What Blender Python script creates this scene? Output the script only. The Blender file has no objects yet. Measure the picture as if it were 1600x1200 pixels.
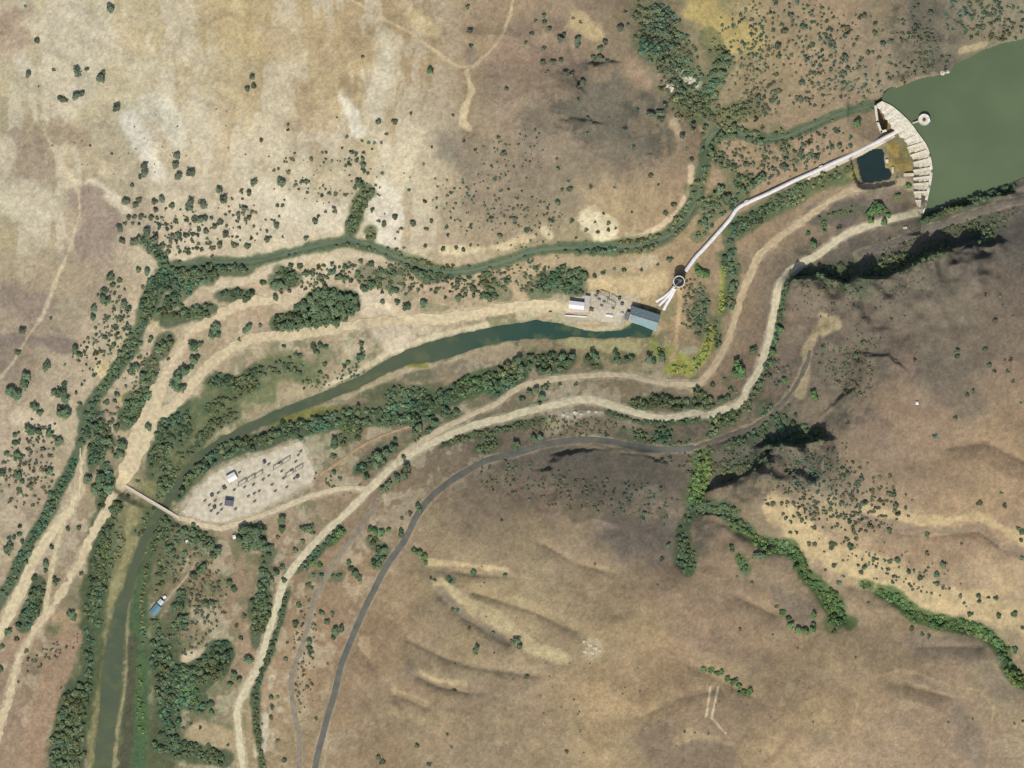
import bpy, math, random
import numpy as np
rng = np.random.default_rng(7); random.seed(7)
sc = bpy.context.scene
# ------------------------------------------------------------------ camera, sky, sun, exposure
cam = bpy.data.objects.new('camera', bpy.data.cameras.new('camera')); sc.collection.objects.link(cam)
cam.data.type = 'ORTHO'; cam.data.ortho_scale = 1600; cam.location = (0, 0, 1500)
cam.data.clip_start = 1; cam.data.clip_end = 6000; sc.camera = cam
SUN_EL = math.radians(52); SUN_AZ = math.radians(188)          # compass azimuth: a little west of south
w = bpy.data.worlds.new("World"); sc.world = w; w.use_nodes = True
nt = w.node_tree; bg = nt.nodes['Background']
sky = nt.nodes.new('ShaderNodeTexSky'); sky.sky_type = 'NISHITA'; sky.sun_disc = False
sky.sun_elevation = SUN_EL; sky.sun_rotation = SUN_AZ; sky.dust_density = 2.0
nt.links.new(sky.outputs[0], bg.inputs[0]); bg.inputs[1].default_value = 0.10
sun = bpy.data.objects.new('sun', bpy.data.lights.new('sun', 'SUN')); sc.collection.objects.link(sun)
sun.data.energy = 3.7; sun.data.angle = math.radians(0.5); sun.data.color = (1.0, 0.95, 0.87)
sun.rotation_euler = (math.radians(90) - SUN_EL, 0, -(SUN_AZ - math.pi))
sc.view_settings.view_transform = 'Standard'; sc.view_settings.look = 'None'
sc.view_settings.exposure = 0.42; sc.view_settings.gamma = 1
KEXP = 1.55            # picture value / surface colour on flat sunlit ground (used to turn picture colours into surface colours)
# ------------------------------------------------------------------ small helpers
C = sc.collection
def P(px, py): return (px - 800.0, 600.0 - py)
def lin(c, k=KEXP):
    c = np.asarray(c, float) / 255.0
    return np.where(c <= 0.04045, c / 12.92, ((c + 0.055) / 1.055) ** 2.4) / k
def smooth(t): t = np.clip(t, 0, 1); return t * t * (3 - 2 * t)
def vnoise(X, Y, s, seed):
    x = X / s + 1000.3 + seed * 17.1; y = Y / s + 1000.7 + seed * 9.7
    ix = np.floor(x).astype(np.int64); iy = np.floor(y).astype(np.int64)
    fx = x - ix; fy = y - iy; fx = fx * fx * (3 - 2 * fx); fy = fy * fy * (3 - 2 * fy)
    def h(a, b):
        n = (a * 374761393 + b * 668265263 + seed * 1442695041) & 0x7fffffff
        n = ((n ^ (n >> 13)) * 1274126177) & 0x7fffffff
        n = ((n ^ (n >> 16)) * 2246822519) & 0x7fffffff
        return (n & 0xffffff) / float(0xffffff)
    return (h(ix, iy) * (1 - fx) * (1 - fy) + h(ix + 1, iy) * fx * (1 - fy) + h(ix, iy + 1) * (1 - fx) * fy + h(ix + 1, iy + 1) * fx * fy) * 2 - 1
def fbm(X, Y, s, seed, o=4, g=0.5):
    t = 0; a = 1; n = 0
    for k in range(o): t = t + a * vnoise(X, Y, s / 2 ** k, seed + k); n += a; a *= g
    return t / n
def tag(o, label=None, cat=None, group=None, kind=None):
    if label: o['label'] = label
    if cat: o['category'] = cat
    if group: o['group'] = group
    if kind: o['kind'] = kind
    return o
def mesh(name, V, F, mats, parent=None, smooth_=False, mi=None, col=None):
    me = bpy.data.meshes.new(name); V = np.asarray(V, float)
    if isinstance(F, np.ndarray):
        n = F.shape[1]; me.vertices.add(len(V)); me.vertices.foreach_set('co', V.astype(np.float32).ravel())
        me.loops.add(F.size); me.loops.foreach_set('vertex_index', F.astype(np.int32).ravel())
        me.polygons.add(len(F)); me.polygons.foreach_set('loop_start', np.arange(0, F.size, n, dtype=np.int32))
        me.polygons.foreach_set('loop_total', np.full(len(F), n, dtype=np.int32)); me.update(calc_edges=True)
    else:
        me.from_pydata([tuple(v) for v in V], [], F); me.update()
    for m in (mats if isinstance(mats, list) else [mats]): me.materials.append(m)
    if mi is not None: me.polygons.foreach_set('material_index', np.asarray(mi, np.int32))
    if smooth_: me.polygons.foreach_set('use_smooth', np.ones(len(me.polygons), bool))
    if col is not None:
        a = me.color_attributes.new('Col', 'FLOAT_COLOR', 'POINT')
        a.data.foreach_set('color', np.c_[col, np.ones(len(col))].astype(np.float32).ravel())
    o = bpy.data.objects.new(name, me); C.objects.link(o)
    if parent: o.parent = parent
    return o
def empty(name, loc, rz=0, label=None, cat=None, group=None):
    o = bpy.data.objects.new(name, None); C.objects.link(o); o.location = loc; o.rotation_euler = (0, 0, rz)
    o.empty_display_size = 2
    return tag(o, label, cat, group)
class MB:                                  # collects boxes, tubes and prisms into ONE mesh
    def __init__(s): s.V = []; s.F = []
    def box(s, c, d, rz=0):
        b = len(s.V); ca, sa = math.cos(rz), math.sin(rz)
        for z in (-.5, .5):
            for x, y in ((-.5, -.5), (.5, -.5), (.5, .5), (-.5, .5)):
                X, Y = x * d[0], y * d[1]; s.V.append((c[0] + X * ca - Y * sa, c[1] + X * sa + Y * ca, c[2] + z * d[2]))
        s.F += [[b + i for i in f] for f in ((3, 2, 1, 0), (4, 5, 6, 7), (0, 1, 5, 4), (1, 2, 6, 5), (2, 3, 7, 6), (3, 0, 4, 7))]; return s
    def cyl(s, c, r, z0, z1, n=20, r2=None):
        b = len(s.V); r2 = r if r2 is None else r2
        for z, q in ((z0, r), (z1, r2)):
            for i in range(n): a = 2 * math.pi * i / n; s.V.append((c[0] + q * math.cos(a), c[1] + q * math.sin(a), z))
        s.F += [[b + i, b + (i + 1) % n, b + n + (i + 1) % n, b + n + i] for i in range(n)]
        s.F += [[b + n + i for i in range(n)], [b + i for i in reversed(range(n))]]; return s
    def ring(s, c, r1, r2, z0, z1, n=32):
        b = len(s.V)
        for r, z in ((r1, z0), (r2, z0), (r2, z1), (r1, z1)):
            for i in range(n): a = 2 * math.pi * i / n; s.V.append((c[0] + r * math.cos(a), c[1] + r * math.sin(a), z))
        for k in range(4):
            for i in range(n):
                j = (i + 1) % n; k2 = (k + 1) % 4; s.F.append([b + k * n + i, b + k * n + j, b + k2 * n + j, b + k2 * n + i])
        return s
    def tube(s, pts, r, n=10):
        pts = [np.array(p, float) for p in pts]; b = len(s.V)
        for i, p in enumerate(pts):
            t = pts[min(i + 1, len(pts) - 1)] - pts[max(i - 1, 0)]; t /= np.linalg.norm(t) + 1e-9
            u = np.cross(t, (0, 0, 1)) if abs(t[2]) < .95 else np.cross(t, (1, 0, 0)); u /= np.linalg.norm(u); v = np.cross(u, t)
            rr = r[i] if isinstance(r, (list, tuple)) else r
            for k in range(n): a = 2 * math.pi * k / n; s.V.append(tuple(p + rr * (u * math.cos(a) + v * math.sin(a))))
        for i in range(len(pts) - 1):
            for k in range(n): s.F.append([b + i * n + k, b + i * n + (k + 1) % n, b + (i + 1) * n + (k + 1) % n, b + (i + 1) * n + k])
        s.F += [[b + k for k in reversed(range(n))], [b + (len(pts) - 1) * n + k for k in range(n)]]; return s
    def prism(s, poly, z0, z1):            # poly in world xy, counter-clockwise; z1 may be a list
        b = len(s.V); n = len(poly); z1 = z1 if isinstance(z1, (list, tuple)) else [z1] * n; z0 = z0 if isinstance(z0, (list, tuple)) else [z0] * n
        for (x, y), z in zip(poly, z0): s.V.append((x, y, z))
        for (x, y), z in zip(poly, z1): s.V.append((x, y, z))
        s.F += [[b + i, b + (i + 1) % n, b + n + (i + 1) % n, b + n + i] for i in range(n)]
        s.F += [[b + n + i for i in range(n)], [b + i for i in reversed(range(n))]]; return s
    def build(s, name, m, parent=None): return mesh(name, s.V, s.F, m, parent)
def new_mat(name, rough=0.9, spec=0.2):
    m = bpy.data.materials.new(name); m.use_nodes = True; b = m.node_tree.nodes['Principled BSDF']
    b.inputs['Roughness'].default_value = rough; b.inputs['Specular IOR Level'].default_value = spec
    return m, m.node_tree, b
def noisy(name, c1, c2, scale=0.3, rough=0.9, spec=0.2, attr=None, detail=5, bump=0, c_lin=False, rnd=0.0, stripes=None):
    """procedural two-tone stained material; attr = multiply a stored surface colour by the stain"""
    m, t, b = new_mat(name, rough, spec); N = t.nodes; L = t.links
    tc = N.new('ShaderNodeTexCoord'); no = N.new('ShaderNodeTexNoise'); no.inputs['Scale'].default_value = scale; no.inputs['Detail'].default_value = detail
    L.new(tc.outputs['Object'], no.inputs['Vector']); r = N.new('ShaderNodeValToRGB')
    r.color_ramp.elements[0].position = .33; r.color_ramp.elements[1].position = .67
    a1 = c1 if c_lin else lin(c1); a2 = c2 if c_lin else lin(c2)
    r.color_ramp.elements[0].color = (*a1, 1); r.color_ramp.elements[1].color = (*a2, 1); L.new(no.outputs['Fac'], r.inputs[0]); out = r.outputs[0]
    if attr:
        at = N.new('ShaderNodeAttribute'); at.attribute_name = 'Col'; mx = N.new('ShaderNodeMix'); mx.data_type = 'RGBA'; mx.blend_type = 'MULTIPLY'; mx.inputs[0].default_value = 1
        L.new(at.outputs['Color'], mx.inputs[6]); L.new(out, mx.inputs[7]); out = mx.outputs[2]
    if stripes:
        wv = N.new('ShaderNodeTexWave'); wv.bands_direction = stripes[0]; wv.inputs['Scale'].default_value = stripes[1]; wv.inputs['Distortion'].default_value = 0
        L.new(tc.outputs['Object'], wv.inputs['Vector']); mp = N.new('ShaderNodeMapRange'); mp.inputs[3].default_value = stripes[2]; mp.inputs[4].default_value = 1.0
        L.new(wv.outputs['Fac'], mp.inputs[0]); hs = N.new('ShaderNodeHueSaturation'); L.new(mp.outputs[0], hs.inputs['Value']); L.new(out, hs.inputs['Color']); out = hs.outputs[0]
    if rnd:
        oi = N.new('ShaderNodeObjectInfo'); mp = N.new('ShaderNodeMapRange'); mp.inputs[3].default_value = 1 - rnd; mp.inputs[4].default_value = 1 + rnd
        L.new(oi.outputs['Random'], mp.inputs[0]); hs = N.new('ShaderNodeHueSaturation'); L.new(mp.outputs[0], hs.inputs['Value'])
        mp2 = N.new('ShaderNodeMapRange'); mp2.inputs[3].default_value = .485; mp2.inputs[4].default_value = .525; ml = N.new('ShaderNodeMath'); ml.operation = 'FRACT'
        m3 = N.new('ShaderNodeMath'); m3.operation = 'MULTIPLY'; m3.inputs[1].default_value = 7.3; L.new(oi.outputs['Random'], m3.inputs[0]); L.new(m3.outputs[0], ml.inputs[0])
        L.new(ml.outputs[0], mp2.inputs[0]); L.new(mp2.outputs[0], hs.inputs['Hue']); L.new(out, hs.inputs['Color']); out = hs.outputs[0]
    L.new(out, b.inputs['Base Color'])
    if bump:
        bp = N.new('ShaderNodeBump'); bp.inputs['Strength'].default_value = bump; bp.inputs['Distance'].default_value = 1.0
        L.new(no.outputs['Fac'], bp.inputs['Height']); L.new(bp.outputs[0], b.inputs['Normal'])
    return m
# ------------------------------------------------------------------ terrain data (metre = photo pixel)
GH = """75 72 72 75 80 85 90 90 85 80 70 65 70 62 50 45
70 68 65 68 72 78 85 85 85 78 62 55 55 45 25 20
62 58 52 55 60 58 70 78 80 75 50 38 34 30 20 20
52 45 42 42 45 40 50 58 58 50 34 26 18 30 35 45
42 38 33 28 24 20 18 18 16 16 16 18 26 40 65 75
38 35 28 18 12 8 5 5 6 8 10 20 40 60 80 90
36 34 25 10 5 6 8 14 26 34 34 42 60 75 90 95
35 30 12 5 8 14 26 45 52 55 52 55 70 80 90 95
34 25 5 8 14 28 42 58 68 72 70 62 62 72 78 80
32 18 3 10 18 34 50 64 74 80 80 72 60 62 64 64
30 14 2 9 26 40 55 68 78 84 86 82 78 76 72 68
28 10 1 10 30 42 56 68 78 84 88 88 88 86 82 78"""
GH = np.array([[float(v) for v in r.split()] for r in GH.split('\n')])
GC = """190,175,148 196,183,152 190,172,135 190,170,132 182,162,125 178,157,122 172,150,120 165,145,118 155,135,112 150,132,110 125,118,95 165,150,108 160,138,112 155,138,112 128,118,100 138,130,107
188,176,145 192,182,158 190,178,150 190,172,138 175,155,120 182,165,132 172,150,118 158,140,118 150,132,112 140,124,106 118,112,92 142,130,104 147,130,107 152,137,110 118,110,97 118,110,97
165,148,125 178,163,132 194,184,162 190,172,138 182,165,132 196,182,158 188,172,140 150,135,112 138,125,108 132,120,104 160,138,112 165,140,115 165,142,115 170,145,118 120,112,98 120,112,98
175,162,132 158,142,125 188,172,148 195,180,155 200,188,165 198,188,165 185,170,142 142,130,112 152,140,114 170,155,122 165,140,110 165,142,115 150,130,105 122,116,104 130,115,100 116,106,98
165,150,125 170,155,130 195,178,150 195,175,145 185,168,138 180,160,132 185,165,138 175,155,125 180,160,125 178,158,125 165,142,112 150,130,108 140,122,105 122,111,98 117,109,96 125,112,98
150,134,117 185,168,145 190,172,142 185,165,140 165,145,120 185,170,144 180,162,138 150,135,112 165,150,120 172,156,118 165,145,115 150,128,105 145,125,108 132,117,103 140,122,105 148,128,108
185,168,145 175,158,125 195,178,152 150,140,110 165,150,120 132,122,97 122,112,94 130,115,98 125,112,98 128,115,98 130,115,98 127,113,98 145,130,108 148,128,108 155,133,110 152,130,108
180,165,142 160,142,115 120,118,88 190,175,150 180,165,140 160,135,112 142,124,104 132,118,99 122,110,96 120,110,95 130,115,98 135,120,100 140,125,108 145,128,108 162,138,112 158,135,108
185,168,142 160,140,118 115,115,85 150,130,108 150,130,108 155,132,108 155,138,110 155,138,112 158,140,112 147,130,108 140,122,102 137,120,99 165,145,118 180,160,128 168,142,115 165,140,112
160,138,115 112,110,86 125,115,92 165,140,115 160,135,108 158,132,105 155,135,108 168,150,118 160,142,112 160,140,112 165,140,112 150,130,110 150,132,108 155,135,108 180,158,126 184,162,130
165,140,118 100,102,75 98,106,77 165,145,118 165,140,108 155,130,105 155,138,112 150,132,108 158,138,112 168,145,112 168,142,112 150,128,105 168,145,112 160,138,110 160,136,112 150,135,112
165,140,118 100,102,75 95,102,75 175,155,125 165,145,115 158,135,110 155,135,108 155,138,112 160,140,112 170,148,114 150,130,107 155,133,108 172,150,118 165,143,115 158,136,112 165,145,118"""
GC = np.array([[[float(x) for x in v.split(',')] for v in r.split()] for r in GC.split('\n')])
RIVER = [(1018,522,6),(1006,517,12),(992,516,12),(978,520,6),(965,522,5),(933,523,5),(900,520,7),(870,517,12),(840,515,14),(800,519,12),(760,526,13),(733,533,14),(700,543,16),(670,551,15),(640,557,11),(600,575,9),(560,598,8),(510,618,7),(460,637,7.5),(420,655,7),(397,664,6.5),(350,687,5.5),(310,713,5),(283,747,5),(262,783,5),(245,805,5),(230,835,5.5),(215,870,6),(203,910,7),(190,950,9),(183,990,11),(176,1033,15),(172,1090,15),(167,1133,13),(160,1200,13),(150,1300,16),(140,1500,16)]
RES_SHORE = [(1448,331),(1470,323),(1500,312),(1540,297),(1570,289),(1600,276),(1700,250),(1900,230),(1900,-60),(1700,28),(1600,59),(1570,66),(1540,76),(1510,91),(1492,98),(1487,110),(1470,117),(1440,121),(1420,130),(1393,140),(1380,152)]
DAM_UP = [(1378,158),(1393,165),(1408,177),(1423,192),(1434,207),(1447,225),(1453,240),(1457,262),(1456,280),(1452,300),(1448,318),(1443,334)]
DAM_DN = [(1367,164),(1378,176),(1386,189),(1396,203),(1407,213),(1416,222),(1420,237),(1427,250),(1428,264),(1428,282),(1429,306),(1436,332)]
POOL = [(1338,248),(1348,243),(1358,236),(1367,233),(1378,232),(1381,240),(1382,252),(1383,262),(1390,264),(1393,272),(1391,279),(1383,281),(1371,283),(1360,285),(1348,284),(1343,270),(1341,258)]
ROADS = {  # name: list of (points px, half width, colour, kind)
 'canal_road': [[(388,1260),(380,1200),(372,1133),(371,1107),(385,1075),(403,1043),(418,993),(432,950),(441,917),(455,893),(477,865),(510,830),(543,800),(562,781),(580,763),(612,730),(630,718),(655,702),(683,689),(733,667),(797,650),(833,640),(875,630),(917,624),(950,631),(987,643),(1027,653),(1055,651),(1083,645),(1106,649),(1128,640),(1150,634),(1163,620),(1168,603),(1181,587),(1193,557),(1201,530),(1209,490),(1216,450),(1229,428),(1253,411),(1280,397),(1310,373),(1335,360),(1373,348),(1402,340),(1434,332)]],
 'river_road': [[(622,722),(633,707),(667,685),(707,662),(742,645),(777,630),(800,612),(827,601),(883,590),(950,585),(987,588),(1027,597),(1053,600),(1083,600),(1098,597)]],
 'dam_road': [[(1092,600),(1110,580),(1130,547),(1143,517),(1153,477),(1166,443),(1182,407),(1200,387),(1227,363),(1260,340),(1300,313),(1333,297),(1373,288),(1415,283)]],
 'rough_track': [[(1080,701),(1105,692),(1150,676),(1195,656),(1220,632),(1243,603),(1258,573),(1266,548)]],
 'highway': [[(486,1260),(492,1200),(510,1127),(523,1083),(533,1040),(550,997),(567,957),(587,917),(607,880),(633,843),(650,808),(668,783),(693,760),(723,740),(760,720),(800,710),(843,697),(880,690),(915,687),(950,690),(987,697),(1033,703),(1084,700)]],
 'grey_lane': [[(466,1260),(467,1197),(468,1157),(460,1117),(455,1067),(463,1033),(477,993),(487,950),(500,917),(523,880),(543,850),(567,820),(580,800),(590,782)]],
 'reservoir_road': [[(1340,398),(1387,383),(1433,363),(1483,347),(1533,330),(1600,311),(1720,280)]],
 'bridge_road': [[(577,764),(543,762),(510,768),(478,778),(437,795),(403,807),(370,818),(345,825),(320,821),(297,814),(279,809)]],
 'west_road': [[(-60,1260),(-15,1180),(0,1133),(17,1077),(30,1027),(50,993),(70,963),(97,923),(123,880),(143,840),(163,803),(174,780),(188,757),(207,717),(227,667),(243,622),(257,587),(283,543),(300,517),(333,500),(367,480),(398,472),(440,466)]],
 'yard_road': [[(236,652),(262,640),(290,612),(317,580),(350,552),(400,528),(467,522),(533,512),(590,503),(650,498),(700,497),(750,489),(800,481),(845,478),(890,478)]],
 'farm_road': [[(126,700),(127,735),(123,767),(110,793),(97,810),(73,843),(53,877),(33,923),(13,963),(0,987),(-50,1050)]],
 'farm_spur': [[(100,815),(88,853),(79,900),(72,943),(71,962)]],
 'house_drive': [[(258,940),(270,925),(283,910),(297,893),(306,876)]],
 'cottage_track': [[(640,667),(600,680),(565,697),(530,722),(500,742)]],
}
RW = {'rough_track':(3.0,1.8,(112,106,94)),'canal_road':(5.2,1.5,(203,190,164)),'river_road':(4.2,1.5,(192,175,150)),'dam_road':(5.0,2.0,(182,162,136)),'highway':(4.6,.4,(112,110,107)),'grey_lane':(3.6,1.3,(142,133,116)),
 'reservoir_road':(4.5,1.4,(120,114,102)),'bridge_road':(3.6,1.3,(200,184,158)),'west_road':(5.5,2.2,(198,180,153)),'yard_road':(8.0,2.5,(194,177,150)),'farm_road':(7.0,2.5,(203,187,158)),
 'farm_spur':(3.5,1.,(196,180,150)),'house_drive':(1.6,1.,(165,148,126)),'cottage_track':(2.0,1.,(168,145,118))}
CANAL = [(1374,163),(1350,168),(1310,179),(1270,196),(1230,213),(1190,219),(1150,208),(1118,208),(1104,228),(1100,255),(1095,285),(1085,320),(1066,350),(1040,371),(1000,384),(940,386),(880,387),(830,393),(790,408),(740,421),(700,426),(660,419),(620,402),(580,384),(545,376),(500,383),(450,396),(400,408),(330,410),(275,415),(250,435),(233,487),(213,527),(187,567),(165,600),(142,627),(132,667),(122,703),(108,735),(90,767),(76,793),(66,817),(50,843),(27,887),(10,923),(-10,960),(-80,1090)]
CLIFFS = [([(1238,434),(1285,432),(1320,446),(1350,432),(1385,433),(1420,416),(1450,401),(1495,386),(1522,378)],21),([(1522,386),(1552,381)],14),([(1528,307),(1577,301)],10),
 ([(1196,699),(1240,700),(1284,690)],23),([(1115,764),(1150,753),(1175,736),(1197,712)],15),([(882,710),(920,707),(960,705),(985,716),(1018,720)],16),([(903,738),(930,740),(958,748)],20),
 ([(856,735),(880,734)],8),([(880,722),(906,722)],14),([(1298,636),(1324,616)],4),([(1440,342),(1470,333),(1505,322)],8),([(893,189),(924,192)],3.5),([(873,119),(890,121),(902,133)],3.5),
 ([(930,99),(952,98)],4),([(1105,803),(1130,806),(1156,822)],9),([(1333,553),(1345,553)],5),([(1366,556),(1390,553),(1402,565)],2.5),([(1095,697),(1130,690),(1160,676)],6),([(1022,578),(1038,585)],4),([(978,574),(990,585),(1025,590)],5),
 ([(1040,665),(1075,664),(1100,660)],5),([(1040,640),(1075,642)],5)]
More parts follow.
